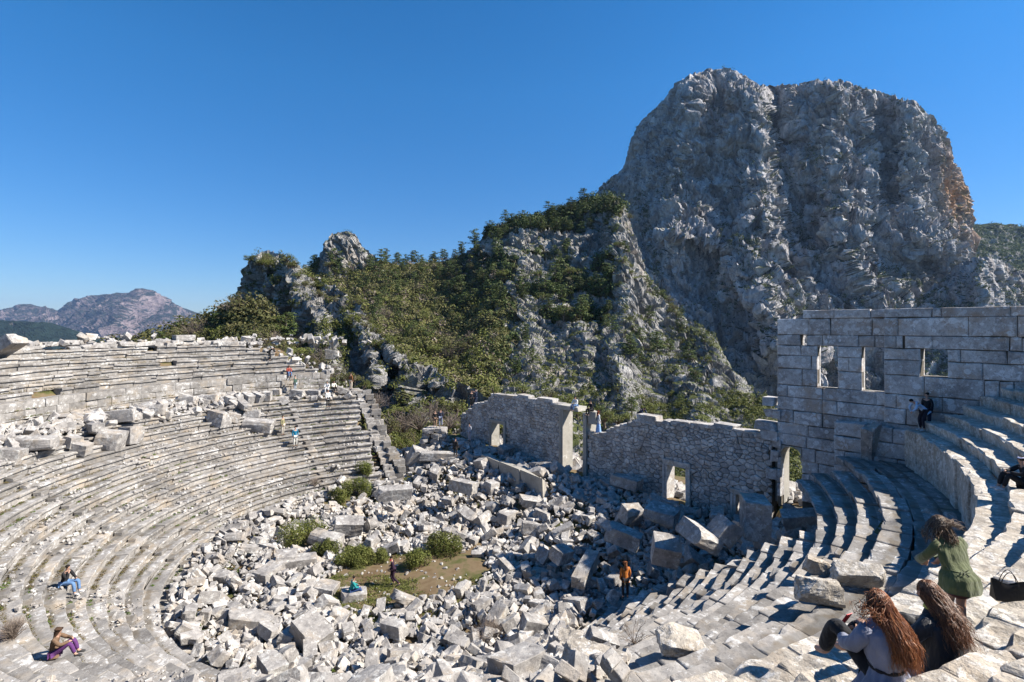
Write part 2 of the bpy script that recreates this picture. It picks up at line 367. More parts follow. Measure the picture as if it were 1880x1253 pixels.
# retaining blocks at the left end
ret = tag(empty("retaining_wall", (on_ring(17, 690)[0], on_ring(17, 690)[1], -13)), "stepped pile of squared blocks closing the left end of the lower tiers", "stone wall")
def chamfer_box(mb, c, size, rz=0.0, ry=0.0, rx=0.0, ch=0.03, seed=0, amp=0.015, n=3):
    # rounded, chipped block: cube grid n x n per face, corners clipped, noise
    V, Q, T = rock_template(seed, n, chip=0.3, bevel=ch / max(min(size), .1))
    V = V * (np.array(size) / 2.0)
    V = V + fbm(V * 2.5 + seed * 7.7, 3)[:, None] * amp * V / (np.linalg.norm(V, axis=1, keepdims=True) + 1e-6) * 2
    Rm = np.array(Euler((rx, ry, rz)).to_matrix())
    mb.add(V @ Rm.T + np.array(c), Q, T)
_rt = {}
def rock_template(seed, n=3, chip=0.6, bevel=0.12):
    key = (seed % 40, n, chip, round(bevel, 2))
    if key in _rt: return _rt[key]
    rg = np.random.RandomState(seed % 40 + 11)
    lin = np.linspace(-1, 1, n + 1)
    if n >= 3: lin[1] = -1 + bevel * 1.1; lin[-2] = 1 - bevel * 1.1
    idx = {}; V = []; Q = []
    def vid(p):
        k = tuple(np.round(p, 4))
        if k not in idx: idx[k] = len(V); V.append(p)
        return idx[k]
    for ax in range(3):
        for sg in (-1, 1):
            o = [i for i in range(3) if i != ax]
            for i in range(n):
                for j in range(n):
                    f = []
                    for (a, b) in ((0, 0), (1, 0), (1, 1), (0, 1)):
                        p = np.zeros(3); p[ax] = sg; p[o[0]] = lin[i + a]; p[o[1]] = lin[j + b]; f.append(vid(p))
                    if (sg > 0) ^ (ax == 1): f = f
                    else: f = f[::-1]
                    Q.append(f)
    V = np.array(V)
    # bevel edges: pull points lying on two or three faces inward
    on = (np.abs(V) > 0.999).sum(1)
    V = V * np.where(on == 2, 1 - bevel * 0.30, np.where(on == 3, 1 - bevel * 0.5, 1.0))[:, None]
    # clip with random planes
    for _ in range(int(2 + chip * 7)):
        d = rg.normal(size=3); d /= np.linalg.norm(d); off = 1.22 + rg.uniform(-0.32, 0.35) * chip
        s = V @ d; m = s > off; V[m] -= np.outer(s[m] - off, d)
    V = V * (1 + rg.uniform(-1, 1, V.shape) * 0.02)
    # taper / skew
    sk = rg.uniform(-0.12, 0.12, (3, 3)) * chip; V = V @ (np.eye(3) + sk)
    _rt[key] = (V, np.array(Q), None); return _rt[key]
for i in range(0, 16):
    r = 22.85 - ROW_W * i; z = -7.1 - ROW_H * i
    th = None
    for dd in np.arange(95, 160, 0.25):
        a = math.radians(dd); x = CX + (r + .3) * math.cos(a); y = CY + (r + .3) * math.sin(a); k, q = kq(x, y)
        if k < kL(q): th = a; break
    tdir = np.array([math.sin(th), -math.cos(th)])     # towards open end
    mb = MB()
    p = np.array([CX + (r + .35) * math.cos(th), CY + (r + .35) * math.sin(th)])
    rz = math.atan2(tdir[1], tdir[0])
    chamfer_box(mb, (*(p + tdir * 0.45), z - 0.1), (0.8, 0.62, 0.5), rz, seed=i, amp=0.03)
    for lv in range(4):
        if lv == 0 and rng.random() < .3: continue
        chamfer_box(mb, (*(p + tdir * (1.2 + rng.uniform(-.25, .3))), z + 0.22 - 0.55 * lv), (rng.uniform(.65, 1.15), rng.uniform(.55, .8), 0.56), rz + rng.uniform(-.2, .2), seed=i * 5 + lv, amp=0.03)
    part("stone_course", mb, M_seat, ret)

ret2 = tag(empty("retaining_wall", (9.0, 20.0, -10)), "rough squared blocks closing the ragged ends of the right lower tiers", "stone wall")
for i in range(3, 17):
    r = 22.85 - ROW_W * i; z = -7.1 - ROW_H * i; th = None
    for dd in np.arange(372, 300, -0.25):
        a = math.radians(dd); x = CX + (r + .3) * math.cos(a); y = CY + (r + .3) * math.sin(a); k, q = kq(x, y)
        if k < kR(q): th = a; break
    if th is None: continue
    tdir = np.array([-math.sin(th), math.cos(th)]); p = np.array([CX + (r + .35) * math.cos(th), CY + (r + .35) * math.sin(th)]); rz = math.atan2(tdir[1], tdir[0])
    mb = MB()
    for lv in range(5):
        chamfer_box(mb, (*(p + tdir * (.35 + .12 * lv + rng.uniform(-.1, .12))), z - .28 - 0.5 * lv), (rng.uniform(.6, 1.0), .7, .52), rz + rng.uniform(-.12, .12), rng.uniform(-.06, .06), rng.uniform(-.06, .06), seed=i * 5 + lv, amp=0.04)
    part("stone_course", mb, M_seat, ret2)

# ---------------------------------------------------------------- stage buildings
D0 = np.array([4.9, 41.5])
def wp(u, z, off=0.0):                      # off > 0: towards the seats
    p = D0 + U * u - A * off; return np.array([p[0], p[1], z])
def uz(px, py):
    d = px - PX; t = (d - 110) / (142.9 + 0.171 * d); Yd = 41.5 * (1 - 0.171 * t); return 9.54 * t, (HY - py) / F * Yd
def stone_prism(mb, poly, depth, off=0.0, bev=0.03, jit=0.02, rg=rng, back=0.0):
    """poly: (u,z) outline; front face bulges slightly towards the seats."""
    P = np.array(poly, float); c = P.mean(0); n = len(P)
    Pi = c + (P - c) * (1 - bev * 2.4 / max(np.ptp(P[:, 0]), np.ptp(P[:, 1]), .1) - 0.03)
    o = off + rg.uniform(-jit, jit)
    Pm = c + (P - c) * 0.5
    V = [wp(a, b, -depth) for a, b in P] + [wp(a, b, o - bev) for a, b in P] + [wp(a, b, o + rg.uniform(-jit, jit) * .3) for a, b in Pi] + [wp(a, b, o + rg.uniform(0, 1) * bev * .5) for a, b in Pm] + [wp(c[0], c[1], o + rg.uniform(0, 1) * bev * .6)]
    Q = []
    for l in range(3):
        for i in range(n):
            j = (i + 1) % n; Q.append([l * n + i, l * n + j, (l + 1) * n + j, (l + 1) * n + i])
    T = [[3 * n + i, 3 * n + (i + 1) % n, 4 * n] for i in range(n)]
    mb.add(V, Q, T)
def core_rects(mb, rects, thick, off):
    for (u0, u1, z0, z1) in rects:
        V = [wp(u, z, o) for u in (u0, u1) for z in (z0, z1) for o in (off, off - thick)]
        mb.add(V, [[0,1,3,2],[4,6,7,5],[0,4,5,1],[2,3,7,6],[0,2,6,4],[1,5,7,3]])
def interp_profile(prof, u):
    us = [p[0] for p in prof]; zs = [p[1] for p in prof]; return float(np.interp(u, us, zs))
def masonry(mb, u0, u1, zb, top, holes, rh=(0.26, 0.42), bw=(0.3, 0.75), seed=1, depth=0.3, off=0.0, irregular=0.35, jit=0.025, bands=()):
    """courses of stones with wavy joints; top: profile of (u,z); holes: (u0,u1,z0,z1)."""
    rg = random.Random(seed); z = zb; bounds = [zb]; zt = max(p[1] for p in top)
    while z < zt:
        h = rg.uniform(*rh)
        for b in bands:
            if abs(z - b) < 0.3: h = 0.4
        z += h; bounds.append(z)
    def wob(ci, u):
        return 0 if ci in (0,) else irregular * 0.16 * float(vnoise(np.array([u * 1.5, ci * 7.3, seed]), 1)) + irregular * 0.1 * float(vnoise(np.array([u * 4.1, ci * 3.7, seed]), 2))
    for ci in range(len(bounds) - 1):
        a, b = bounds[ci], bounds[ci + 1]; u = u0
        while u < u1 - 0.02:
            L = rg.uniform(*bw) * (1.0 if rg.random() < .8 else 1.5); v = min(u + L, u1)
            if u1 - v < 0.18: v = u1
            zm = (a + b) / 2
            for (h0, h1, g0, g1) in holes:
                if g0 < zm < g1:
                    if u < h0 < v: v = h0
                    elif h0 <= u < h1: u = h1; v = min(u + L, u1)
            um = (u + v) / 2; tz = interp_profile(top, um)
            inside = any(h0 - .01 < um < h1 + .01 and g0 < zm < g1 for (h0, h1, g0, g1) in holes)
            if v - u > 0.05 and not inside and a < tz - 0.08:
                split = (rg.random() < irregular * 0.6 and b - a > 0.3 and v - u < 0.6)
                tops = [min(b, tz)] 
                zl0, zr0, zl1, zr1 = a + wob(ci, u), a + wob(ci, v), min(b + wob(ci + 1, u), tz + .05), min(b + wob(ci + 1, v), tz + .05)
                g = 0.012 + irregular * 0.012
                sl = rg.uniform(-1, 1) * irregular * 0.14 * min(1, (v - u))
                def quad(ul, ur, za, zb_, zc, zd):
                    k = irregular * 0.07
                    um_ = (ul + ur) / 2
                    return [(ul + g + k * rg.random(), za + g), (um_, (za + zb_) / 2 + g - .3 * k * rg.random()), (ur - g - k * rg.random(), zb_ + g), (ur - g + sl * .2, (zb_ + zc) / 2), (ur - g - k * rg.random(), zc - g), (um_, (zc + zd) / 2 - g + .3 * k * rg.random()), (ul + g + k * rg.random(), zd - g), (ul + g + sl * .2, (za + zd) / 2)]
                if split:
                    zm1 = (zl0 + zl1) / 2 + rg.uniform(-.05, .05); zm2 = (zr0 + zr1) / 2 + rg.uniform(-.05, .05)
                    stone_prism(mb, quad(u, v, zl0, zr0, zm2, zm1), depth, off, 0.025, jit, rg)
                    stone_prism(mb, quad(u, v, zm1, zm2, zr1, zl1), depth, off, 0.025, jit, rg)
                else:
                    stone_prism(mb, quad(u, v, zl0, zr0, zr1, zl1), depth, off, 0.03, jit, rg)
            u = v
    return bounds
def clip_poly(poly, nx, ny, d):
    out = []
    for i in range(len(poly)):
        a, b = poly[i], poly[(i + 1) % len(poly)]; da = a[0] * nx + a[1] * ny - d; db = b[0] * nx + b[1] * ny - d
        if da <= 0: out.append(a)
        if (da < 0 < db) or (db < 0 < da):
            t_ = da / (da - db); out.append((a[0] + (b[0] - a[0]) * t_, a[1] + (b[1] - a[1]) * t_))
    return out
def poly_masonry(mb, u0, u1, zb, top, holes, cw=0.42, chh=0.30, seed=1, depth=0.3, bands=()):
    rg = random.Random(seed); pts = []; z = zb; row = 0; zt = max(p[1] for p in top) + .2
    while z < zt:
        band = any(abs(z + chh / 2 - b) < chh / 2 for b in bands)
        u = u0 - .3 + (row % 2) * cw * .5; f_ = rg.uniform(.8, 1.25)
        while u < u1 + .3:
            st = rg.uniform(.55, 1.6) * cw * f_ * (1.7 if band else 1.0)
            jz_ = .03 if band else .13
            pts.append((u + st / 2, z + chh / 2 + rg.uniform(-jz_, jz_)))
            if not band and rg.random() < .13: pts.append((u + st * .9, z + chh * rg.uniform(.0, 1)))
            u += st
        z += chh * rg.uniform(.8, 1.2); row += 1
    P = np.array(pts); S = np.array([1.0, 1.45])
    for i, p in enumerate(P):
        if p[1] > interp_profile(top, p[0]) + .05 or not (u0 < p[0] < u1): continue
        if any(h[0] < p[0] < h[1] and h[2] < p[1] < h[3] for h in holes): continue
        d2 = ((P - p) * S); d2 = (d2 * d2).sum(1); nb = np.argsort(d2)[1:15]
        poly = [(p[0] - 1, p[1] - .5), (p[0] + 1, p[1] - .5), (p[0] + 1, p[1] + .5), (p[0] - 1, p[1] + .5)]
        for j in nb:
            n_ = (P[j] - p) * S * S; m_ = (P[j] + p) / 2; L_ = math.hypot(n_[0], n_[1])
            if L_ < 1e-5: continue
            nx_, ny_ = n_ / L_; poly = clip_poly(poly, nx_, ny_, nx_ * m_[0] + ny_ * m_[1] - .011)
            if len(poly) < 3: break
        if len(poly) < 3: continue
        poly = clip_poly(poly, -1, 0, -u0); poly = clip_poly(poly, 1, 0, u1); poly = clip_poly(poly, 0, 1, interp_profile(top, p[0]) + .04)
        for h in holes:
            if h[2] < p[1] < h[3] + .25:
                if p[0] <= h[0] : poly = clip_poly(poly, 1, 0, h[0] - .005)
                elif p[0] >= h[1]: poly = clip_poly(poly, -1, 0, -h[1] - .005)
                elif p[1] >= h[3]: poly = clip_poly(poly, 0, -1, -h[3] - .005)
        q = []
        for a in poly:
            if not q or math.hypot(a[0] - q[-1][0], a[1] - q[-1][1]) > .035: q.append(a)
        if len(q) > 2 and np.ptp([a[0] for a in q]) > .07 and np.ptp([a[1] for a in q]) > .06:
            stone_prism(mb, q, depth, 0, rg.uniform(.025, .05), .03, rg)
def core_for(mb, u0, u1, zb, top, holes, thick, off, du=0.4):
    """dark inner core following the outline, with the openings left free."""
    us = sorted(set([u0, u1] + [h for H in holes for h in H[:2] if u0 < h < u1] + list(np.arange(u0, u1, du))))
    for a, b in zip(us[:-1], us[1:]):
        um = (a + b) / 2; zt = min(interp_profile(top, a), interp_profile(top, b), interp_profile(top, um)) - 0.12
        segs = [(zb, zt)]
        for (h0, h1, g0, g1) in holes:
            if h0 <= um <= h1:
                ns = []
                for (s0, s1) in segs:
                    if g0 > s0: ns.append((s0, min(g0, s1)))
                    if g1 < s1: ns.append((max(g1, s0), s1))
                segs = ns
        core_rects(mb, [(a, b, s0, s1) for s0, s1 in segs if s1 - s0 > .05], thick, off)

# scaenae frons
sk_pts = [(845, 765), (868, 748), (869, 742), (893, 738), (902, 724), (960, 731), (1030, 744), (1031, 762), (1078, 768), (1079, 795), (1105, 797), (1125, 786), (1160, 775), (1164, 770), (1210, 775), (1213, 774), (1290, 780), (1340, 787), (1390, 796), (1432, 792)]
top_sk = [uz(a, b) for a, b in sk_pts]; top_sk[0] = (-15.6, top_sk[0][1])
def hole(px0, px1, pya, pyb):
    u0, u1 = uz(px0, pya)[0], uz(px1, pya)[0]; zt = uz((px0 + px1) / 2, pya)[1]; zb = uz((px0 + px1) / 2, pyb)[1]
    return (u0, u1, zb, zt)
H1 = hole(904, 925, 778, 832); H2 = hole(1035, 1072, 768, 876); H3 = hole(1226, 1260, 857, 920); H4 = hole(1352, 1392, 912, 960)
H2 = (H2[0], H2[1], H2[2], -6.9)
H0 = (-15.0 - 3.3, -14.9, -12.6, -9.4)
holes = [H1, H2, H3, H4]
sk = tag(empty("stage_wall", (D0[0], D0[1], -12.0)), "long ruined stage wall of small irregular stones with framed doorways", "ruined wall")
mb = MB()
poly_masonry(mb, -15.4, 15.6, -13.2, top_sk, [(h[0] - .28, h[1] + .28, h[2] - 2, h[3] + .3) for h in holes], seed=5, bands=(-8.55, -10.6), cw=.40, chh=.27)
part("masonry_face", mb, M_skene, sk)
mb = MB(); core_for(mb, -15.4, 15.6, -13.4, top_sk, [(h[0] - .02, h[1] + .02, h[2] - 3, h[3] + .02) for h in holes], 0.75, -0.08, 0.5)
part("wall_core", mb, M_core, sk)
# back face stones and ruined capping stones
mb = MB()
u = -15.3
while u < 15.5:
    L = rng.uniform(0.5, 1.3)
    zt = min(interp_profile(top_sk, u + .1), interp_profile(top_sk, u + L - .1))
    if not (H2[0] - .6 < u + L / 2 < H2[1] + .5):
        p = wp(u + L / 2, zt - 0.05, -0.42); chamfer_box(mb, p, (L - .02, rng.uniform(.8, .98), rng.uniform(.2, .34)), math.atan2(U[1], U[0]), rng.uniform(-.02, .02), seed=rng.randrange(40), amp=.03)
    u += L
for (px, py, L, h) in ((1187, 768, 1.6, .4), (1250, 778, 1.2, .3), (1330, 784, 1.4, .3), (960, 728, 1.5, .25), (1000, 735, 1.8, .3)):
    uu, zz = uz(px, py); chamfer_box(mb, wp(uu, zz, -.4), (L, .85, h), math.atan2(U[1], U[0]), seed=rng.randrange(40), amp=.02)
part("capstone", mb, M_block, sk)
def frame(h, jw, th, dep, mat, lint=True, left=True, right=True, proud=0.1):
    f = MB()
    rz = math.atan2(U[1], U[0]); ht = h[3] - h[2] + 1.0
    dm = dep / 2 - proud
    for s_, on_ in ((0, left), (1, right)):
        if not on_: continue
        uc = h[0] - jw / 2 if s_ == 0 else h[1] + jw / 2
        V = [wp(uc + a * jw / 2, z, o) for a in (-1, 1) for z in (h[2] - 1.0, h[3]) for o in (proud, proud - dep)]
        f.add(V, [[0,1,3,2],[4,6,7,5],[0,4,5,1],[2,3,7,6],[0,2,6,4],[1,5,7,3]])
        # fascia moulding
        uc2 = uc - .09 if s_ == 0 else uc + .09
        V = [wp(uc2 + a * (jw / 2 - .07), z, o) for a in (-1, 1) for z in (h[2] - 1.0, h[3] + .003) for o in (proud + .06, proud - .05)]
        f.add(V, [[0,1,3,2],[4,6,7,5],[0,4,5,1],[2,3,7,6],[0,2,6,4],[1,5,7,3]])
    o1 = f.build("door_jambs", mat, sk); o1.matrix_parent_inverse = Matrix.Translation(-sk.location)
    if lint:
        f = MB()
        for (da, dz0, dz1, pr_) in ((0, .004, th, proud), (.03, th * .55, th + .03, proud + .07)):
            V = [wp(uu, z, o) for uu in (h[0] - jw - da, h[1] + jw + da) for z in (h[3] + dz0, h[3] + dz1) for o in (pr_, proud - dep + .003)]
            f.add(V, [[0,1,3,2],[4,6,7,5],[0,4,5,1],[2,3,7,6],[0,2,6,4],[1,5,7,3]])
        o2 = f.build("door_lintel", mat, sk); o2.matrix_parent_inverse = Matrix.Translation(-sk.location)
frame(H1, 0.30, 0.32, 1.0, M_frame); frame(H3, 0.32, 0.36, 1.0, M_skene); frame(H4, 0.3, 0.3, 1.0, M_skene)
frame(H2, 0.36, 0.3, 1.25, M_frame, lint=False, proud=.12)
mb = MB(); chamfer_box(mb, wp(H2[0] + .35, H2[3] + .18, -.45), (2.6, 1.2, .36), math.atan2(U[1], U[0]), seed=3, amp=.01); part("door_lintel", mb, M_frame, sk)
mb = MB(); chamfer_box(mb, wp(H2[1] + .75, -7.2, -.4), (.7, .9, 1.0), math.atan2(U[1], U[0]) + .2, seed=9, amp=.04); part("stone_stub", mb, M_frame, sk)

# low podium wall in front of the stage wall, left half
pw = MB(); ua, za = uz(893, 835); ub, zb_ = uz(1010, 880)
rz = math.atan2(U[1], U[0])
pp = [ray(888, 832, 44.5), ray(1003, 878, 37.0)]
d = pp[1] - pp[0]; Ld = np.hypot(d[0], d[1]); rz2 = math.atan2(d[1], d[0])
for i in range(3):
    c = pp[0] + d * (i + .5) / 3; chamfer_box(pw, (c[0], c[1], c[2] - .9), (Ld / 3 - .02, .6, 1.7), rz2, math.atan2(-d[2], Ld) * 0 , seed=i + 2, amp=.02)
tag(pw.build("podium_wall", M_frame), "low straight podium wall of dressed blocks in front of the two left doorways", "stone wall")

# tall ashlar wall with the windows
TW = tag(empty("ashlar_wall", (*(wp(21, 0, 0)[:2]), -9.0)), "tall shaded wall of big squared blocks with three window openings and arched doorway", "stone wall")
zs = [-9.9, -9.1, -8.3, -7.6, -6.85, -6.2, -5.55, -4.8, -4.05, -3.35, -2.4, -1.65, -1.07, -0.46, 0.45, 0.9]
W1 = hole(1501, 1538, 634, 706); W2 = hole(1583, 1640, 634, 714); W3 = hole(1694, 1743, 642, 691)
W1 = (W1[0], W1[1], -3.35, -1.07); W2 = (W2[0], W2[1], -3.35, -1.07); W3 = (W3[0], W3[1], -2.4, -1.07)
S1 = hole(1470, 1480, 616, 632); S1 = (S1[0], S1[1], -1.07, -.46)
ARCH = hole(1434, 1472, 818, 905); ARCH = (ARCH[0], ARCH[1], -10.4, -6.9)
def ashlar(mb, u0, u1, zlist, holes, off, depth, seed, bw=(0.8, 1.9), topcut=None):
    rg = random.Random(seed); rects = []
    for a, b in zip(zlist[:-1], zlist[1:]):
        u = u0 + rg.uniform(-.08, .05) * 0
        while u < u1 - .01:
            v = min(u + (rg.uniform(.35, .6) if rg.random() < .14 else rg.uniform(*bw) * rg.choice((1, 1, 1.3))), u1)
            if u1 - v < .35: v = u1
            zm = (a + b) / 2; skip = False
            for (h0, h1, g0, g1) in holes:
                if g0 < zm < g1:
                    if u < h0 - .01 < v: v = h0
                    if h0 - .01 <= u < h1 - .01: skip = True; v = h1
            if not skip and (topcut is None or b < topcut((u + v) / 2) + .2):
                g = 0.009; s1 = rg.uniform(-.05, .05); s2 = rg.uniform(-.05, .05)
                ul, ur = u + g, v - g
                um = (ul + ur) / 2; w1 = rg.uniform(-.012, .03); w2 = rg.uniform(-.04, .012); sl = rg.uniform(-.05, .05) if v - u > .7 else 0
                q = [(ul, a + g), (um, a + g + w1), (ur - max(0, sl), a + g), (ur - abs(sl) * .5, zm), (ur + min(0, sl), b - g), (um, b - g + w2), (ul, b - g - rg.choice((0, 0, 0, .05))), (ul, zm)]
                stone_prism(mb, q, depth, off + rg.choice((0, 0, 0, -.035, .03)), 0.036, 0.03, rg)
                rects.append((u, v, a, b))
            u = v
    return rects
uA0 = uz(1427, 700)[0]; uA1 = uz(1627, 700)[0]; uEnd = 31.0
mb = MB()
ha = [W1, W2, S1, ARCH]
ashlar(mb, uA0, uA1 + .3, zs[:-1], ha, 0.0, 0.36, 11, topcut=None, bw=(.55, 1.9))
ashlar(mb, uz(1475, 580)[0], uA1 + .3, [0.45, 0.92], [], 0.06, 0.4, 12)
part("block_face", mb, M_wall, TW)
mb = MB()
topA = [(uA0, 0.5), (uA1 + .3, 0.95)]
core_for(mb, uA0 + .03, uA1 + .3, -10.5, topA, [(h[0] - .01, h[1] + .01, h[2], h[3]) for h in ha], 0.28, -0.1, 1.0)
part("wall_core", mb, M_core, TW)
mb = MB()    # rear leaf of the same wall
def back_leaf(mb, u0, u1, zlist, holes, off, seed):
    for a, b in zip(zlist[:-1], zlist[1:]):
        u = u0; rg = random.Random(seed + int(a * 10))
        while u < u1 - .01:
            v = min(u + rg.uniform(.9, 1.9), u1); skip = False; zm = (a + b) / 2
            for (h0, h1, g0, g1) in holes:
                if g0 < zm < g1:
                    if u < h0 - .01 < v: v = h0
                    if h0 - .01 <= u < h1 - .01: skip = True; v = h1
            if not skip:
                g = .006; V = [wp(uu, z, o) for uu in (u + g, v - g) for z in (a + g, b - g) for o in (off, off - .20)]
                mb.add(V, [[0,1,3,2],[4,6,7,5],[0,4,5,1],[2,3,7,6],[0,2,6,4],[1,5,7,3]])
            u = v
back_leaf(mb, uA0, uA1 + .3, zs[:-1], ha, -0.40, 50)
back_leaf(mb, uA1 + .3, uEnd, zs, [W3], -0.40, 60)
part("rear_leaf", mb, M_wall, TW)
uB0 = uA1
mb = MB()
ashlar(mb, uB0, uEnd, zs, [W3, (uz(1661, 620)[0], uz(1665, 620)[0], -1.07, -.46)], 0.42, 0.5, 14, bw=(0.9, 2.1))
part("projecting_face", mb, M_wall, TW)
mb = MB(); core_for(mb, uB0 + .04, uEnd, -10.5, [(uB0, .85), (uEnd, .85)], [(W3[0] - .01, W3[1] + .01, W3[2], W3[3])], 0.7, 0.3, 1.0); part("wall_core", mb, M_core, TW)
# buttress under the tall wall
uC0 = uz(1539, 770)[0]; uC1 = uz(1672, 770)[0] + .8
mb = MB(); ashlar(mb, uC0, uC1, [-9.6, -8.8, -8.0, -7.3, -6.5, -5.75, -5.0], [], 0.75, 0.75, 17, bw=(.9, 1.7)); part("buttress", mb, M_wall, TW)
# arched doorway: lining and voussoirs
mb = MB(); h0, h1, g0, g1 = ARCH; rad = (h1 - h0) / 2; um = (h0 + h1) / 2; zsp = g1 - rad
for i in range(10):
    a0_, a1_ = math.pi * i / 10, math.pi * (i + 1) / 10
    q = [(um + rad * math.cos(a0_), zsp + rad * math.sin(a0_)), (um + rad * math.cos(a1_), zsp + rad * math.sin(a1_))]
    k = 0 if i < 5 else 1
    cu = h1 if i < 5 else h0
    V = [wp(q[0][0], q[0][1], o) for o in (.03, -1.3)] + [wp(q[1][0], q[1][1], o) for o in (.03, -1.3)]
    o1 = (q[0][0], g1 + .02); o2 = (q[1][0], g1 + .02)
    if i < 5: o1 = (q[0][0] + .004 * 0, g1 + .02)
    V += [wp(o1[0], o1[1], o) for o in (.03, -1.3)] + [wp(o2[0], o2[1], o) for o in (.03, -1.3)]
    mb.add(V, [[0,1,3,2],[4,6,7,5],[0,4,5,1],[2,3,7,6],[0,2,6,4],[1,5,7,3]])
V = [wp(uu, z, o) for uu in (h0 - .5, h0 - .003) for z in (g0, g1) for o in (-.5, -1.3)]
mb.add(V, [[0,1,3,2],[4,6,7,5],[0,4,5,1],[2,3,7,6],[0,2,6,4],[1,5,7,3]])
part("arched_doorway", mb, M_frame, TW)
# broken bond between stage wall and tall wall
mb = MB()
for (px, py, L, h) in ((1412, 738, .7, .5), (1418, 760, 1.0, .5), (1405, 782, 1.3, .5), (1412, 800, 1.0, .6), (1424, 838, .5, .7), (1418, 870, .6, .6), (1426, 815, .6, .5)):
    uu, zz = uz(px, py); chamfer_box(mb, wp(uu, zz, -.3), (L, .8, h), math.atan2(U[1], U[0]) + rng.uniform(-.06, .06), seed=rng.randrange(40), amp=.03)
part("broken_bond", mb, M_wall, TW)
# ---------------------------------------------------------------- ground round the theatre
def smooth(a, b, x): t = np.clip((x - a) / (b - a), 0, 1); return t * t * (3 - 2 * t)
def ground_h(x, y):
    x = np.asarray(x, float); y = np.asarray(y, float)
    k = (x - CX) * A[0] + (y - CY) * A[1]; q = (x - CX) * U[0] + (y - CY) * U[1]
    r = np.hypot(x - CX, y - CY)
    # bowl
    cone = np.where(r < 12.8, -14.35 + .55 * smooth(10.2, 12.2, r), np.where(r < 23.3, low_z(r) - 0.95, np.where(r < 26.55, -7.1, np.where(r < 31.9, ZU0 + (r - RU0) * 0.65 - .75, -2.0 - (r - 31.9) * 0.25))))
    cone = np.where((q < -15) & (r > 25.9), cone - 7.0 * smooth(1.5, 8.0, k), cone)
    # open side: rubble floor rising to the stage
    stage = -14.35 + 2.4 * smooth(4.0, 13.5, k) + 0.5 * smooth(0, -14, q) * smooth(1, 9, k)
    kl = np.where(q < 0, 5.0 + 0.167 * (np.abs(q) - 13.5), 3.9 + 0.28 * (np.abs(q) - 15)) + 0.3
    inside = k < kl
    cone = cone + warp(x, y)
    # beyond the left end: ground falls into the gully
    out_l = -11.9 - 0.16 * np.maximum(0, -q - 14) - 0.22 * np.maximum(0, k - 8)
    h = np.where(inside, cone, np.where((q < -17), np.minimum(out_l, cone + 2), stage))
    # right side paving beside the row ends
    h = np.where((~inside) & (k < 15.2) & (q > 0), stage + (-9.75 - stage) * smooth(14.5, 19.5, q) * smooth(5.0, 11.5, k), h)
    h = np.where((k > 15.2) & (q > -17), np.where(q > 14, -10.5, -12.2) - 0.25 * np.maximum(0, k - 17), h)
    back = (k < -5) & (r > 31.9)
    far = np.hypot(x, y)
    h = np.where(far > 60, h - (far - 60) * 0.3, h)
    return h
gx = np.arange(-70, 60.1, 0.5); gy = np.arange(-14, 96.1, 0.5)
GXX, GYY = np.meshgrid(gx, gy, indexing='ij'); GZ = ground_h(GXX, GYY)
Gp = np.stack([GXX, GYY, GZ], -1)
rC = np.hypot(GXX - CX, GYY - CY)
kC = (GXX - CX) * A[0] + (GYY - CY) * A[1]
qC = (GXX - CX) * U[0] + (GYY - CY) * U[1]
in_c = (rC > 12.6) & (rC < 32.5) & (kC < np.where(qC < 0, 5.0 + 0.167 * (np.abs(qC) - 13.5), np.where(rC > 21, 14.0, 3.9 + 0.28 * (np.abs(qC) - 15))))
rough_mask = np.where(in_c, 0.0, np.where((kC > 3) | (rC > 33), 1.0, np.where(rC < 12.2, 0.4, 0.0)))
Gp[..., 2] += fbm(Gp * 0.45, 4) * 0.35 * rough_mask
mb = MB(); mb.grid(Gp)
# soil with pebbles, moss and dry grass
m, t, b = nt("soil_and_gravel", 0.95, 0.1)
g = N(t, "ShaderNodeNewGeometry"); P = g.outputs["Position"]
soil = ramp(t, noise(t, P, 0.8, 5), [(0.35, (0.11, 0.075, 0.042)), (0.48, (0.15, 0.11, 0.065)), (0.60, (0.075, 0.078, 0.028))])
peb = N(t, "ShaderNodeTexVoronoi"); peb.inputs["Scale"].default_value = 5.5; t.links.new(P, peb.inputs["Vector"])
pc = ramp(t, peb.outputs["Distance"], [(0.2, 1.0), (0.34, 0.0)])
pv = N(t, "ShaderNodeSeparateColor"); t.links.new(peb.outputs["Color"], pv.inputs[0])
pm = math_(t, 'MULTIPLY', pc, ramp(t, math_(t, 'ADD', pv.outputs[0], math_(t, 'MULTIPLY', noise(t, P, 0.5, 3), 1.2)), [(1.0, 0.0), (1.25, 1.0)]))
c = mixc(t, pm, soil, mixc(t, pv.outputs[1], (0.34, 0.31, 0.27), (0.50, 0.47, 0.42)))
t.links.new(c, b.inputs["Base Color"])
bp = N(t, "ShaderNodeBump"); bp.inputs["Distance"].default_value = 0.08; t.links.new(pm, bp.inputs["Height"]); t.links.new(bp.outputs[0], b.inputs["Normal"])
M_soil = m
tag(mb.build("ground", M_soil, smooth=True), kind="structure")
# far ground sheet: the valley floor
mb = MB(); n = 60
rr = np.concatenate([[0], np.geomspace(150, 12000, n)]); aa = np.linspace(0, 2 * math.pi, 72)
G = np.stack([np.outer(rr, np.cos(aa)), np.outer(rr, np.sin(aa)), np.where(rr < 1200, -260.0 - rr * 0.1, -380.0)[:, None] * np.ones(72)], -1)
mb.grid(G); M_far = plain_mat("valley_scrub", (0.05, 0.065, 0.035), var=0.5, scale=0.004); tag(mb.build("valley_floor", M_far, smooth=True), kind="structure")

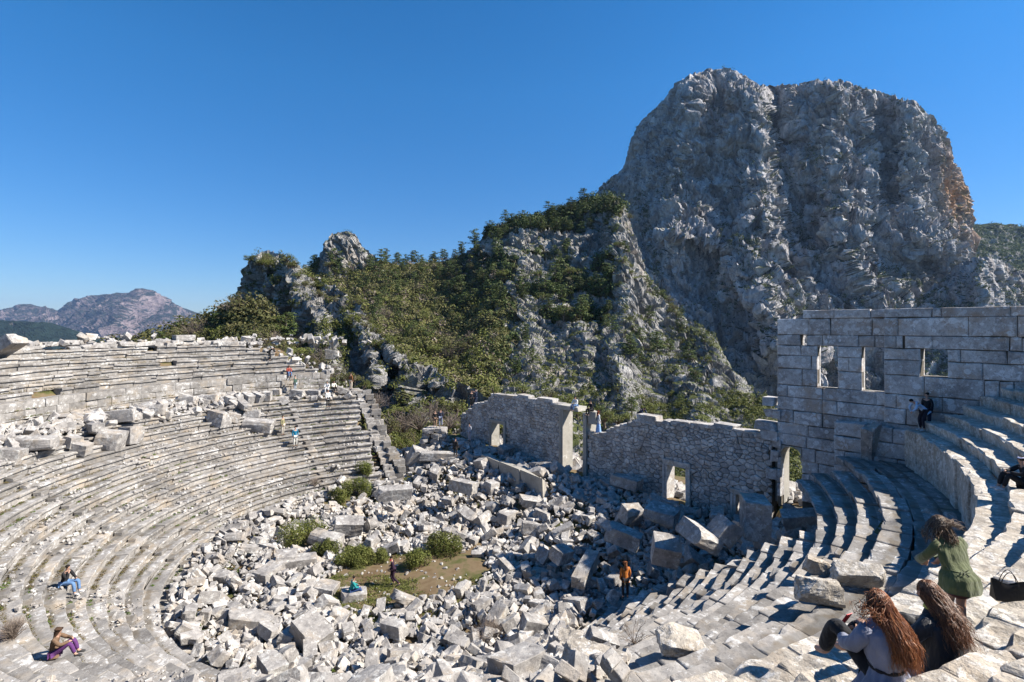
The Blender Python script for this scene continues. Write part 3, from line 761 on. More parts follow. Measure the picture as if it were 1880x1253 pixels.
# ---------------------------------------------------------------- rocky relief
def rock_land(name, rock_d, rock_m, rock_l, scrub, s, cover=0.5, bump=2.0, red=0.0, steep=0.55, orange=None, streak=(1, 1, 1), stain=None, cracks=0.0):
    m, t, b = nt(name, 0.95, 0.08); g = N(t, "ShaderNodeNewGeometry"); P = g.outputs["Position"]
    mp = N(t, "ShaderNodeMapping"); mp.inputs["Scale"].default_value = streak; t.links.new(P, mp.inputs[0]); PS = mp.outputs[0]
    f = math_(t, 'ADD', math_(t, 'MULTIPLY', noise(t, PS, 0.9 * s, 6, 0.65), 0.5), math_(t, 'MULTIPLY', noise(t, PS, 4.0 * s, 6, 0.7), 0.5))
    c = ramp(t, f, [(0.36, rock_d), (0.5, rock_m), (0.62, rock_l)])
    if orange:
        c = mixc(t, ramp(t, noise(t, PS, 0.5 * s, 4), [(0.56, 0.0), (0.70, 0.55)]), c, orange)
    if cracks:
        cw = N(t, "ShaderNodeMapping"); cw.inputs["Scale"].default_value = (1, 1, .3); cw.inputs["Rotation"].default_value = (0, R(14), 0); t.links.new(P, cw.inputs[0])
        nz = N(t, "ShaderNodeTexNoise"); nz.inputs["Scale"].default_value = s * 1.2; nz.inputs["Detail"].default_value = 5; t.links.new(P, nz.inputs["Vector"])
        vmx = N(t, "ShaderNodeMix", data_type='VECTOR'); vmx.inputs[0].default_value = 1.0
        va = N(t, "ShaderNodeVectorMath", operation='MULTIPLY_ADD'); t.links.new(nz.outputs["Color"], va.inputs[0]); va.inputs[1].default_value = (.9 / s,) * 3; t.links.new(cw.outputs[0], va.inputs[2])
        for sc_, w_ in ((s * 1.1, .035), (s * 3.4, .06)):
            vo = N(t, "ShaderNodeTexVoronoi", feature='DISTANCE_TO_EDGE'); vo.inputs["Scale"].default_value = sc_; t.links.new(va.outputs[0], vo.inputs["Vector"])
            c = mixc(t, ramp(t, vo.outputs["Distance"], [(0.0, cracks), (w_, 0.0)]), c, tuple(x * .5 for x in rock_d))
    if stain:
        sp_ = N(t, "ShaderNodeSeparateXYZ"); t.links.new(P, sp_.inputs[0])
        def band(o_, a, b2, w_):
            up = N(t, "ShaderNodeMapRange"); up.inputs[1].default_value = a; up.inputs[2].default_value = a + w_; t.links.new(o_, up.inputs[0])
            dn = N(t, "ShaderNodeMapRange"); dn.inputs[1].default_value = b2; dn.inputs[2].default_value = b2 - w_; t.links.new(o_, dn.inputs[0]); return math_(t, 'MULTIPLY', up.outputs[0], dn.outputs[0])
        mk = math_(t, 'MULTIPLY', band(sp_.outputs[0], 600, 800, 60), band(sp_.outputs[2], 90, 300, 90))
        mk = math_(t, 'MULTIPLY', mk, ramp(t, noise(t, PS, 0.6 * s, 5, .7), [(0.34, 0.0), (0.50, 0.9)]))
        c = mixc(t, mk, c, stain)
    sx = N(t, "ShaderNodeSeparateXYZ"); t.links.new(g.outputs["Normal"], sx.inputs[0])
    vm = math_(t, 'ADD', math_(t, 'MULTIPLY', sx.outputs[2], 0.6), math_(t, 'MULTIPLY', math_(t, 'ADD', noise(t, P, 1.6 * s, 6, 0.7), 0.0), 0.9))
    vg = ramp(t, vm, [(1.02 - 0.3 * cover - .04, 0.0), (1.02 - 0.3 * cover + .04, 1.0)])
    sc2 = ramp(t, noise(t, P, 3 * s, 4), [(0.35, scrub), (0.6, tuple(x * 1.7 for x in scrub))])
    c = mixc(t, vg, c, sc2)
    t.links.new(c, b.inputs["Base Color"])
    h = math_(t, 'ADD', noise(t, PS, 2.0 * s, 8, 0.7), math_(t, 'MULTIPLY', noise(t, PS, 9 * s, 6, 0.7), 0.35))
    bp = N(t, "ShaderNodeBump"); bp.inputs["Distance"].default_value = bump; bp.inputs["Strength"].default_value = 1.0
    t.links.new(h, bp.inputs["Height"]); t.links.new(bp.outputs[0], b.inputs["Normal"])
    return m
def interp(pts, x): return np.interp(x, [p[0] for p in pts], [p[1] for p in pts])
RELIEF = {}
def slant(P, deg=50, k=3.0, yk=1.0):
    c, s_ = math.cos(R(deg)), math.sin(R(deg)); return np.stack([(P[..., 0] * c - P[..., 2] * s_) / k, P[..., 1] * yk, P[..., 0] * s_ + P[..., 2] * c], -1)
def relief(name, x0, x1, nx, ny, crest, base, depth, disp, mat, back=(60, 40), kind="structure", powy=1.0, label=None, seed=0, crest_amp=0.5, mat2=None, poly2=None):
    xs = np.linspace(x0, x1, nx); yc = interp(crest, xs) ; yb = interp(base, xs)
    v = np.linspace(0, 1, ny) ** powy
    Xp = np.repeat(xs[:, None], ny, 1); V = np.repeat(v[None], nx, 0); Yp = yc[:, None] + (yb - yc)[:, None] * V
    D = depth(Xp, Yp, V)
    P = np.stack([(Xp - PX) / F * D, D, (HY - Yp) / F * D], -1)
    # rear slope gives the massif its thickness
    nb = 10; bx, bz = back; k = np.arange(nb, 0, -1) / nb
    c0 = P[:, :1]; dirv = c0 / np.linalg.norm(c0, axis=2, keepdims=True)
    B = c0 + dirv * (k[None, :, None] * bx) - np.array([0, 0, 1.0]) * (k[None, :, None] ** 1.3 * bz)
    P = np.concatenate([B, P], 1)
    dx = np.gradient(P, axis=0); dy = np.gradient(P, axis=1); Nn = np.cross(dx, dy); Nn /= np.linalg.norm(Nn, axis=2, keepdims=True) + 1e-9
    flip = np.sign((Nn * P).sum(2, keepdims=True)); Nn = -Nn * flip
    Nn[:, :nb] = Nn[:, nb:nb+1] * 0.3 + np.array([0, 0, 0.9])
    ramp_ = np.concatenate([np.full(nb, crest_amp), np.minimum(1, crest_amp + (1 - crest_amp) * np.arange(ny) / (0.08 * ny))])[None]
    P = P + Nn * (disp(P) * ramp_)[..., None]
    RELIEF[name] = (xs, P[:, nb:], Yp)
    mb = MB(); mb.grid(P)
    o = mb.build(label or "mountain", mat, smooth=False)
    if mat2:
        o.data.materials.append(mat2); mi = np.zeros((nx - 1, ny + nb - 1), np.int32); mi[:, nb:] = poly2(Xp[:-1, :-1], Yp[:-1, :-1]); mi[:, :nb] = mi[:, nb:nb + 1]
        o.data.polygons.foreach_set("material_index", mi.ravel())
    tag(o, kind=kind); return o
def rib(X, Y, pts, A_, wl, wr):
    """saw-tooth buttress: steep face to the left, gentler face to the right."""
    ys = [p[1] for p in pts]; xr = np.interp(Y, ys, [p[0] for p in pts])
    d = X - xr; c = np.where(d < 0, np.clip(1 + d / wl, 0, 1), np.clip(1 - d / wr, 0, 1))
    fade = smooth(ys[0] - 25, ys[0] + 5, Y) * (1 - smooth(ys[-1] - 10, ys[-1] + 50, Y))
    return A_ * c * fade

M_mtn = rock_land("grey_cliff_limestone", (0.15, 0.143, 0.147), (0.47, 0.45, 0.45), (0.74, 0.715, 0.70), (0.028, 0.036, 0.014), 0.05, cover=0.46, bump=9.0, orange=(0.36, 0.27, 0.19), streak=(1, 1, 0.45), stain=(0.60, 0.34, 0.16), cracks=.35)
crest1 = [(1040, 420), (1070, 388), (1095, 357), (1110, 338), (1130, 322), (1145, 312), (1155, 280), (1165, 245), (1175, 225), (1200, 204), (1218, 188), (1228, 170), (1240, 156), (1262, 140), (1290, 131), (1320, 127), (1345, 129), (1370, 140), (1385, 152), (1396, 161), (1402, 163), (1412, 156), (1440, 155), (1462, 158), (1480, 152), (1505, 148), (1540, 150), (1565, 158), (1590, 164), (1640, 178), (1680, 188), (1695, 200), (1712, 218), (1725, 235), (1740, 255), (1745, 280), (1755, 310), (1765, 335), (1768, 350), (1769, 400), (1771, 430), (1776, 466), (1800, 520), (1840, 560), (1900, 590)]
base1 = [(1040, 640), (1150, 720), (1300, 860), (1420, 900), (1900, 900)]
ribs1 = [([(1262, 150), (1262, 260), (1240, 300), (1252, 400), (1250, 470)], 45, 80, 26),
         ([(1330, 140), (1345, 200), (1340, 260)], 22, 30, 30),
         ([(1394, 175), (1402, 230), (1408, 290), (1392, 340), (1398, 420), (1404, 520), (1430, 640)], 85, 80, 34),
         ([(1282, 350), (1288, 400), (1300, 430)], 25, 22, 22),
         ([(1450, 165), (1452, 215)], 16, 16, 14),
         ([(1528, 156), (1532, 220), (1524, 270), (1550, 330), (1545, 400)], 55, 60, 52),
         ([(1600, 175), (1592, 230), (1600, 300)], 15, 14, 14),
         ([(1664, 190), (1668, 240), (1660, 300), (1668, 360), (1676, 460)], 55, 55, 95),
         ([(1470, 290), (1520, 360), (1535, 440), (1590, 560)], 40, 45, 45),
         ([(1590, 330), (1585, 400), (1610, 470), (1640, 560)], 30, 26, 34),
         ([(1545, 430), (1480, 480), (1478, 540), (1500, 640)], 45, 34, 100),
         ([(1240, 430), (1330, 450), (1390, 520), (1420, 600), (1450, 700)], 42, 40, 46),
         ([(1400, 400), (1430, 470), (1445, 560)], 20, 22, 26),
         ([(1700, 430), (1730, 470), (1750, 520), (1760, 600)], 40, 40, 60)]
def depth1(X, Y, V):
    top = np.interp(X, [1040, 1150, 1250, 1400, 1530, 1660, 1740, 1770, 1900], [980, 960, 900, 850, 840, 800, 830, 900, 980])
    d = top - (top - 470) * V ** 1.25
    Xn_ = X + 10 * vnoise(np.stack([X * 0, Y * 0.03, X * 0], -1), 77)
    Xn = X + 14 * vnoise(np.stack([X * 0.02, Y * 0.02, X * 0], -1), 31) + 7 * vnoise(np.stack([X * 0.06, Y * 0.06, X * 0], -1), 32)
    d = d + 105 * np.exp(-((Xn_ - 1424) / 20.0) ** 2) * smooth(140, 165, Y) * (1 - smooth(270, 360, Y)) + 45 * np.exp(-((Xn_ - 1622) / 20.0) ** 2) * smooth(180, 215, Y) * (1 - smooth(330, 420, Y))
    for p, a, wl, wr in ribs1: d = d - rib(Xn, Y, p, a * .95, wl * .9, wr * 1.7)
    return d
def disp1(P):
    S = P * np.array([1, 1, 0.42])
    W = P + np.stack([vnoise(P / 20, 71), vnoise(P / 20, 72), vnoise(P / 20, 73)], -1) * 7; S = W * np.array([1, 1, 0.40])
    return ridged(S / 40.0, 3, 3) * 12 + facets(slant(W, 80, 3.4, .5) / 17.0, 3) * 8 + facets(slant(W, 74, 3, .5) / 7.0 + 5, 9, edge=True) * 4.2 + facets(slant(W, 66, 2.2, .5) / 3.2, 15, edge=True) * 1.6
relief("solymos", 1040, 1900, 980, 440, crest1, base1, depth1, disp1, M_mtn, back=(260, 160), label="mountain", crest_amp=0.35)

M_mtn2 = rock_land("far_scrub_hillside", (0.14, 0.135, 0.13), (0.27, 0.25, 0.235), (0.38, 0.36, 0.34), (0.022, 0.032, 0.014), 0.03, cover=1.15, bump=6.0)
crest2 = [(1690, 520), (1730, 440), (1768, 410), (1800, 412), (1830, 411), (1860, 414), (1900, 418), (2050, 430), (2300, 470)]
relief("far_ridge", 1690, 2300, 200, 120, crest2, [(1690, 600), (2300, 640)], lambda X, Y, V: 1250 - 350 * V, lambda P: ridged(P / 60, 4, 21) * 16 + fbm(P / 12, 3, 5) * 4, M_mtn2, back=(300, 120), label="hill")
crest2b = [(1640, 590), (1700, 540), (1745, 500), (1765, 482), (1790, 473), (1812, 470), (1840, 480), (1858, 490), (1885, 502), (1950, 530), (2100, 560)]
def depth2b(X, Y, V):
    d = 640 - 160 * V
    return d - rib(X + 8 * vnoise(np.stack([X * .03, Y * .03, X * 0], -1), 3), Y, [(1812, 475), (1800, 520), (1830, 600)], 40, 60, 40)
relief("near_ridge", 1640, 2100, 260, 140, crest2b, [(1640, 800), (2100, 800)], depth2b, lambda P: ridged(P * np.array([1, 1, .5]) / 30, 3, 25) * 5 + facets(P * np.array([1, 1, .5]) / 12, 26, edge=True) * 4 + facets(P / 4, 27) * 1.3, M_mtn, back=(120, 60), label="hill")

# middle ridge with pines
M_mid = rock_land("pale_karst_limestone", (0.14, 0.133, 0.128), (0.30, 0.288, 0.272), (0.47, 0.45, 0.425), (0.060, 0.068, 0.026), 0.12, cover=0.44, bump=1.9, cracks=.5, orange=(0.42, 0.34, 0.26), streak=(1, 1, 0.6))
crest3 = [(540, 520), (560, 494), (600, 490), (640, 484), (690, 480), (730, 486), (770, 486), (810, 482), (840, 474), (870, 456), (900, 422), (940, 406), (1000, 394), (1040, 380), (1080, 366), (1110, 360), (1130, 362), (1140, 372), (1150, 392), (1160, 425), (1166, 450), (1176, 485), (1192, 515), (1215, 545), (1240, 568), (1262, 590), (1285, 598), (1310, 620), (1325, 650), (1345, 682), (1372, 706), (1400, 722), (1430, 760), (1470, 800)]
base3 = [(540, 760), (700, 800), (900, 860), (1100, 900), (1300, 900), (1470, 900)]
ribs3 = [([(985, 412), (950, 440), (940, 500)], 16, 40, 40), ([(1060, 420), (1070, 470), (1110, 540)], 12, 34, 36), ([(1130, 372), (1140, 430), (1150, 500), (1200, 570)], 20, 50, 18),
         ([(1010, 560), (1060, 600), (1080, 660)], 12, 30, 30), ([(1120, 650), (1145, 700), (1160, 770)], 13, 26, 24), ([(1245, 680), (1265, 730), (1290, 800)], 15, 30, 30), ([(1290, 610), (1330, 670), (1370, 730)], 12, 40, 24),
         ([(950, 575), (975, 600), (985, 640)], 9, 30, 22), ([(1180, 600), (1215, 660), (1230, 700)], 9, 30, 26)]
def depth3(X, Y, V):
    top = np.interp(X, [540, 700, 840, 960, 1100, 1160, 1240, 1320, 1400, 1470], [330, 330, 320, 300, 300, 255, 215, 175, 140, 120])
    bot = np.interp(X, [540, 700, 900, 1100, 1470], [120, 95, 85, 80, 78])
    d = top - (top - bot) * V ** 0.8
    Xn = X + 8 * vnoise(np.stack([X * .03, Y * .03, X * 0], -1), 41) + 4 * vnoise(np.stack([X * .1, Y * .1, X * 0], -1), 42)
    for p, a, wl, wr in ribs3: d = d - rib(Xn, Y, p, a * .45, wl, wr)
    return d
def disp3(P):
    S = P * np.array([1, 1, 0.6]); k = np.clip(P[..., 1] / 220.0, 0.35, 1.2)
    return ridged(slant(P, 50, 2.2) / 14.0, 3, 13) * 2.6 * k + facets(slant(P, 52, 3.4) / 4.6, 18, edge=True) * 1.7 * k + facets(slant(P, 45, 2.6) / 1.9, 23, edge=True) * 0.75 * k
M_wood = plain_mat("woodland_soil", (0.06, 0.055, 0.028), var=0.5, scale=0.3)
def in_wood(x, y):
    n_ = vnoise(np.stack([x * .035, y * .05, x * 0], -1), 91) * 34
    a = (x + n_ < 925 - np.maximum(0, y - 600) * .15) & (y + n_ * .3 < 735) & (y > 470 + 0 * x)
    b_ = (x > 860) & (x < 1140) & (y + n_ * .5 < 398 + (1140 - x) * .16)
    c_ = (x > 900) & (x < 1130) & (y > 470) & (y < 590) & (vnoise(np.stack([x * .03, y * .045, x * 0], -1), 92) > -.05)
    return (a | b_ | c_).astype(np.int32)
relief("mid", 540, 1470, 620, 420, crest3, base3, depth3, disp3, M_mid, back=(60, 40), label="hill", crest_amp=0.4, mat2=M_wood, poly2=in_wood)
# pale crag behind the saddle
crest6 = [(560, 512), (574, 494), (584, 480), (590, 468), (598, 446), (610, 430), (626, 427), (640, 426), (652, 430), (658, 440), (664, 455), (676, 464), (688, 470), (696, 486), (712, 500)]
def depth6(X, Y, V): return 303 - 8 * V - rib(X, Y, [(606, 440), (596, 500)], 7, 26, 60)
relief("crag", 560, 712, 150, 110, crest6, [(560, 530), (712, 530)], depth6, lambda P: ridged(P * np.array([1, 1, .6]) / 14, 3, 33) * 1.6 + facets(slant(P, 60, 3) / 3.2, 34, edge=True) * 1.3 + facets(slant(P, 60, 2) / 1.3, 35) * .5, M_mid, back=(30, 20), label="crag")
# front-left rocky ridge: steep shaded side to the left, pale blocks on its crest
crest5 = [(425, 590), (436, 555), (444, 520), (450, 492), (460, 476), (474, 468), (490, 466), (515, 470), (530, 480), (548, 490), (575, 505), (610, 525), (640, 552), (668, 584), (690, 605), (715, 636), (740, 655), (770, 672), (800, 686), (830, 706), (860, 722), (890, 742), (930, 770), (960, 800)]
base5 = [(425, 740), (520, 790), (700, 850), (800, 860), (960, 880)]
M_front = rock_land("blocky_limestone", (0.15, 0.143, 0.137), (0.30, 0.288, 0.272), (0.46, 0.44, 0.415), (0.06, 0.06, 0.026), 0.2, cover=0.42, cracks=.5, bump=0.9)
ribs5 = [([(455, 480), (462, 560)], 6, 16, 40), ([(520, 480), (545, 540), (600, 590), (620, 680)], 16, 90, 40), ([(640, 570), (668, 620), (690, 700)], 9, 40, 34), ([(700, 630), (745, 680), (770, 760)], 7, 34, 30), ([(790, 690), (820, 740)], 4, 30, 24), ([(480, 480), (500, 540)], 6, 20, 26)]
def depth5(X, Y, V):
    top = np.interp(X, [425, 520, 640, 760, 900, 960], [165, 150, 120, 100, 84, 80]); bot = np.interp(X, [425, 640, 760, 960], [88, 72, 68, 66])
    d = top - (top - bot) * V ** 1.5
    Xn = X + 7 * vnoise(np.stack([X * .05, Y * .05, X * 0], -1), 51)
    for p, a, wl, wr in ribs5: d = d - rib(Xn, Y, p, a, wl, wr)
    return d
def disp5(P):
    S = P * np.array([1, 1, .7]); return facets(slant(P, 60, 1.8) / 6.0, 53, edge=True) * 1.7 + facets(slant(P, 70, 1.8) / 2.4, 54, edge=True) * .9 + facets(slant(P, 60, 1.5) / 1.0, 55, edge=True) * .38 + ridged(P / .7, 2, 3) * .12
relief("front", 425, 960, 520, 320, crest5, base5, depth5, disp5, M_front, back=(30, 30), label="rocky_ridge", crest_amp=0.5)
# wooded slope at left, behind the rim
crest7 = [(150, 660), (200, 640), (240, 628), (300, 614), (340, 606), (380, 584), (420, 560), (460, 552), (500, 590), (530, 640), (560, 700), (620, 740), (700, 780)]
relief("wood", 150, 700, 120, 80, crest7, [(150, 760), (400, 760), (700, 860)], lambda X, Y, V: np.interp(X, [150, 400, 700], [105, 120, 90]) - 38 * V, lambda P: fbm(P / 8, 4, 5) * 1.2, M_wood, back=(60, 50), label="hillside")

# far blue mountain and foothills
M_blue = rock_land("distant_mountain_rock", (0.08, 0.068, 0.075), (0.17, 0.135, 0.14), (0.30, 0.24, 0.235), (0.02, 0.025, 0.025), 0.0035, cover=0.40, bump=60.0)
M_hill = rock_land("pine_foothill", (0.10, 0.09, 0.09), (0.20, 0.17, 0.15), (0.28, 0.24, 0.21), (0.010, 0.018, 0.016), 0.012, cover=1.25, bump=10.0)
crest8 = [(-600, 592), (-300, 580), (-60, 584), (0, 575), (40, 565), (60, 566), (90, 574), (115, 576), (150, 561), (190, 543), (215, 538), (245, 541), (262, 535), (275, 535), (292, 543), (320, 560), (350, 570), (372, 578), (420, 590), (600, 600), (900, 600)]
def depth8(X, Y, V):
    d = 7400 - 3000 * V
    for p, a, wl, wr in [([(215, 540), (170, 580), (120, 620)], 420, 90, 60), ([(268, 537), (250, 560), (200, 610)], 700, 70, 60), ([(45, 567), (20, 600)], 300, 80, 80), ([(330, 565), (300, 610)], 200, 40, 60)]: d = d - rib(X, Y, p, a, wl, wr)
    return d
relief("far", -600, 900, 420, 90, crest8, [(-600, 660), (900, 660)], depth8, lambda P: ridged(P / 900, 5, 61) * 170 + ridged(P / 200, 3, 62) * 30, M_blue, back=(1800, 600), label="mountain", crest_amp=0.15)
crest9 = [(-500, 590), (-100, 586), (0, 589), (50, 590), (90, 594), (130, 604), (170, 618), (230, 640), (320, 660), (500, 690)]
relief("foot", -500, 500, 260, 90, crest9, [(-500, 720), (500, 760)], lambda X, Y, V: 2600 - 1300 * V, lambda P: ridged(P / 260, 5, 71) * 45 + fbm(P / 50, 3, 72) * 8, M_hill, back=(500, 250), label="hill", crest_amp=0.1)

# ---------------------------------------------------------------- air
mb = MB(); mb.box((-12500, -12500, -700), (12500, 12500, 640))
hm = bpy.data.materials.new("haze_air"); hm.use_nodes = True; ht = hm.node_tree; ht.nodes.clear()
ho = ht.nodes.new("ShaderNodeOutputMaterial"); hv = ht.nodes.new("ShaderNodeVolumePrincipled")
hv.inputs["Color"].default_value = (0.45, 0.66, 1.0, 1); hv.inputs["Density"].default_value = 3.6e-5; hv.inputs["Anisotropy"].default_value = 0.2
ht.links.new(hv.outputs[0], ho.inputs["Volume"])
tag(mb.build("haze", hm), kind="stuff")
# ---------------------------------------------------------------- surfaces to stand things on
def surf(x, y):
    r = math.hypot(x - CX, y - CY); k, q = kq(x, y); wz = float(warp(x, y))
    kl = kL(q) if q < 0 else (13.9 if r > 20.9 else kR(q))
    if k < kl or (r > 22.8 and k < (9 if q < 0 else 14)):
        if r < 12.45: return float(ground_h(x, y))
        if r < 23.5: return -7.1 - ROW_H * max(0, math.ceil((22.85 - r) / ROW_W - 1e-6)) + wz
        if r < RU0: return -6.7 + wz
        if r < 31.9: return ZU0 + UH * math.floor((r - RU0) / UW) + wz
    return float(ground_h(x, y))
def hit(px, py, lift=0.0, y0=2.0, y1=95.0):
    Y = y0
    while Y < y1:
        p = ray(px, py, Y)
        if p[2] < surf(p[0], p[1]) + lift: return p[0], p[1], surf(p[0], p[1])
        Y += 0.05
    p = ray(px, py, y1); return p[0], p[1], p[2]

# ---------------------------------------------------------------- fallen blocks
BLK = []
for s_ in range(16):
    V, Q, T = rock_template(s_ + 3, 7, chip=0.3 + 0.8 * (s_ % 4) / 3, bevel=0.045)
    V = V * 0.5
    V = V * (1 + fbm(V * 2.2 + s_, 3)[:, None] * 0.045 + vnoise(V * 9 + s_)[:, None] * .018)
    mb = MB(); mb.add(V, Q); BLK.append(mb.mesh("block", M_block))
def block(p, size, rot, label, group, name="fallen_block", v=None, mat=None):
    o = link(name, NEAR[v - 100] if v is not None and v >= 100 else BLK[v if v is not None else rng.randrange(16)], None, p, rot, size)
    return tag(o, label, "stone block", group)
used_xy = []
def near_mesh(seed):
    V, Q, T = rock_template(seed, 14, chip=1.0, bevel=.06); V = V * 0.5
    V = V + V / (np.linalg.norm(V, axis=1, keepdims=True) + 1e-6) * (fbm(V * 3.2 + seed * 3, 4)[:, None] * .06 + fbm(V * 11 + seed, 3)[:, None] * .018)
    cr_ = np.maximum(0, vnoise(V * 4.5 + seed, 3) - .25)[:, None] * .10 * (np.abs(V).max(1) > .42)[:, None]
    V = V * (1 - cr_); mb = MB(); mb.add(V, Q); return mb.mesh("block", M_near)
NEAR = [near_mesh(i * 3 + 1) for i in range(6)]
def big(px, py, size, rz, ry=0.0, rx=0.0, label="", sink=0.25, lift=0.0, Y=None, v=None, group=None):
    if Y is None:
        x, y, z = hit(px, py, lift); zr = (HY - py) / F * y
        if z - zr > .5: f_ = 24.8 / math.hypot(x - CX, y - CY); x, y = CX + (x - CX) * f_, CY + (y - CY) * f_; z = surf(x, y)
    else: p = ray(px, py, Y); x, y, z = p[0], p[1], p[2] - size[2] * (0.5 - sink) - lift
    used_xy.append((x, y, max(size) * .5))
    if y < 16: v = 100 + int(px) % 6
    return block((x, y, z + lift + size[2] * (0.5 - sink)), size, (rx, ry, rz), label, group, v=v)
M_pine = leaf_mat("pine_needles", (0.036, 0.056, 0.016), (0.066, 0.092, 0.025), (0.11, 0.135, 0.038), 0.25, 0.12)
M_bush = leaf_mat("maquis_leaves", (0.075, 0.095, 0.020), (0.125, 0.14, 0.032), (0.18, 0.18, 0.05), 0.3, 0.2)
M_oliv = leaf_mat("olive_brown_leaves", (0.065, 0.070, 0.024), (0.105, 0.108, 0.036), (0.16, 0.135, 0.055), 0.3, 0.2)
M_bare = leaf_mat("bare_twigs", (0.13, 0.10, 0.08), (0.20, 0.16, 0.13), (0.27, 0.22, 0.18), 0.5, 0.1)
M_bark = plain_mat("bark", (0.12, 0.095, 0.075), var=0.4, scale=6)
M_grass = leaf_mat("fresh_grass", (0.045, 0.085, 0.010), (0.085, 0.145, 0.018), (0.12, 0.15, 0.035), 1.2, 0.3)
M_dry = leaf_mat("dry_moss", (0.09, 0.065, 0.035), (0.13, 0.10, 0.045), (0.10, 0.11, 0.03), 1.2, 0.2)
def leaves(mb, C_, n, size, rs, flat=0.0, aspect=1.0, jit=0.7):
    """n leaf quads per centre row in C_ (cx,cy,cz,rx,ry,rz), on jittered ellipsoid shells."""
    C_ = np.asarray(C_, float); k = len(C_)
    d = rs.normal(size=(k, n, 3)); d /= np.linalg.norm(d, axis=2, keepdims=True)
    rad = rs.uniform(0.55, 1.08, (k, n, 1)) ** 0.6
    P = C_[:, None, :3] + d * rad * C_[:, None, 3:6]
    P = P.reshape(-1, 3); d = d.reshape(-1, 3)
    nn = d + rs.normal(size=d.shape) * jit; nn[:, 2] += flat; nn /= np.linalg.norm(nn, axis=1, keepdims=True)
    a = np.cross(nn, rs.normal(size=d.shape)); a /= np.linalg.norm(a, axis=1, keepdims=True); b = np.cross(nn, a)
    s_ = (size * rs.uniform(.6, 1.3, len(P)))[:, None]
    V = np.stack([P - a * s_ * aspect, P + b * s_ * .6, P + a * s_ * aspect, P - b * s_ * .6], 1).reshape(-1, 3)
    mb.add(V, np.arange(len(V)).reshape(-1, 4))
def rub_z(x, y):
    r = math.hypot(x - CX, y - CY); k, q = kq(x, y)
    if r > 12.9 and k < (3.6 if q > 0 else 1.5): return low_z(r) + .1 + float(warp(x, y))
    return float(ground_h(x, y))
BUSH = []
# near bushes in the rubble
def near_bush(x, y, z, rx, ry, rz, label, mat=None, n=9, leaf=.045, seed=0, dens=420):
    rs = np.random.RandomState(seed); tr = MB(); cr = MB(); C_ = []
    for i in range(n):
        an = rs.uniform(0, 6.28); q_ = math.sqrt(rs.uniform(0, 1)) * .72; zz = rz * (.25 + .35 * rs.uniform(0, 1)) * (1.2 - q_)
        C_.append((rx * q_ * math.cos(an), ry * q_ * math.sin(an), zz, rx * rs.uniform(.28, .42), ry * rs.uniform(.28, .42), rz * rs.uniform(.35, .55)))
        tr.tube([(0, 0, -.1), (C_[-1][0] * .5, C_[-1][1] * .5, zz * .5), C_[-1][:3]], [.03, .02, .01], 4, cap=False)
    leaves(cr, C_, dens, leaf, rs, flat=.2)
    o = tr.build("green_shrub", M_bark); o.location = (x, y, z); link("crown", cr.mesh("crown", mat or M_bush), o); return tag(o, label, "shrub")
for i, (px, py, rx, ry, rz, lb) in enumerate(((560, 978, 1.7, 1.3, 1.2, "largest green bush at the foot of the left tiers"), (598, 1000, .8, .8, .7, "low green bush below the largest bush"), (648, 1012, 1.1, .9, .6, "low olive bush between the white block and the clearing"), (690, 1005, .9, .8, .5, "small olive bush at the far edge of the clearing"),
        (762, 1020, .9, .8, .7, "left one of the green bushes behind the walking figure"), (815, 992, 1.3, 1.0, .8, "right green bush on the rubble behind the walking figure"), (655, 888, 1.3, .9, .9, "green bush below the row ends of the left tiers"), (666, 853, .8, .6, .8, "round green bush beside the bottom of the left row ends"), (618, 905, .8, .7, .8, "small green bush among grey blocks left of centre"))):
    x, y, z = hit(px, py + 14, .3); near_bush(x, y, max(z, rub_z(x, y)) + .2, rx * 1.15, ry * 1.1, rz * 1.5, lb, seed=i + 3, n=13 if rx > 1 else 8); used_xy.append((x, y, rx * .95)); BUSH.append((x, y, rx * .85))
# -- blocks that stand out
big(1055, 1212, (1.25, .75, .85), -.25, .0, .25, "pale squared block with a smooth grey face, below the thin twig shrub", v=0, sink=.1)
big(985, 1250, (1.1, .8, .8), .3, .05, -.1, "block with a dark shaded face at the bottom edge of the photo", v=4)
big(1085, 1250, (1.2, .9, .8), -.5, .1, .0, "white lichened block at the bottom edge right of the dark faced block", v=8)
big(1250, 1195, (1.1, .75, .5), -.15, .1, .3, "tilted round edged block with a reddish stain, right of the thin twig shrub", v=2, sink=.2)
big(1505, 1105, (.9, .5, .6), -.1, .15, -.25, "broken moulded block leaning on its neighbour at the walkway edge", v=0, sink=.1)
big(1575, 1072, (1.0, .6, .55), -.35, -.15, .35, "wedge shaped broken block leaning beside the moulded block", v=1, sink=.1)
big(1500, 1050, (.75, .35, .5), -.3, .3, .2, "small grey block behind the moulded block on the walkway edge", v=6, sink=.2)
big(1386, 950, (1.15, 1.5, 1.75), -.25, 0, 0, "tall upright squared block in the shade at the foot of the stage wall", Y=24.5, v=0, sink=.4)
big(1330, 975, (1.0, .95, 1.0), .3, .75, .1, "cube shaped block balanced on its edge beside the tall upright block", Y=23.8, v=4, sink=.35)
big(1287, 985, (1.7, 1.5, .8), .5, .5, .2, "largest tilted slab in the shaded rubble", Y=23.6, v=8, sink=.3)
big(1222, 1010, (1.25, 1.1, 1.0), -.2, .1, .35, "big shaded cube block left of the largest tilted slab", Y=24.3, v=0, sink=.3)
big(1075, 1045, (2.1, .7, .6), 1.0, -.35, .1, "long tilted beam block pointing up in the shaded rubble", Y=26.5, v=4, sink=.5)
big(1030, 1018, (1.3, .8, .7), .9, .2, .3, "squared shaded block behind the long tilted beam", Y=28.5, v=0, sink=.5)
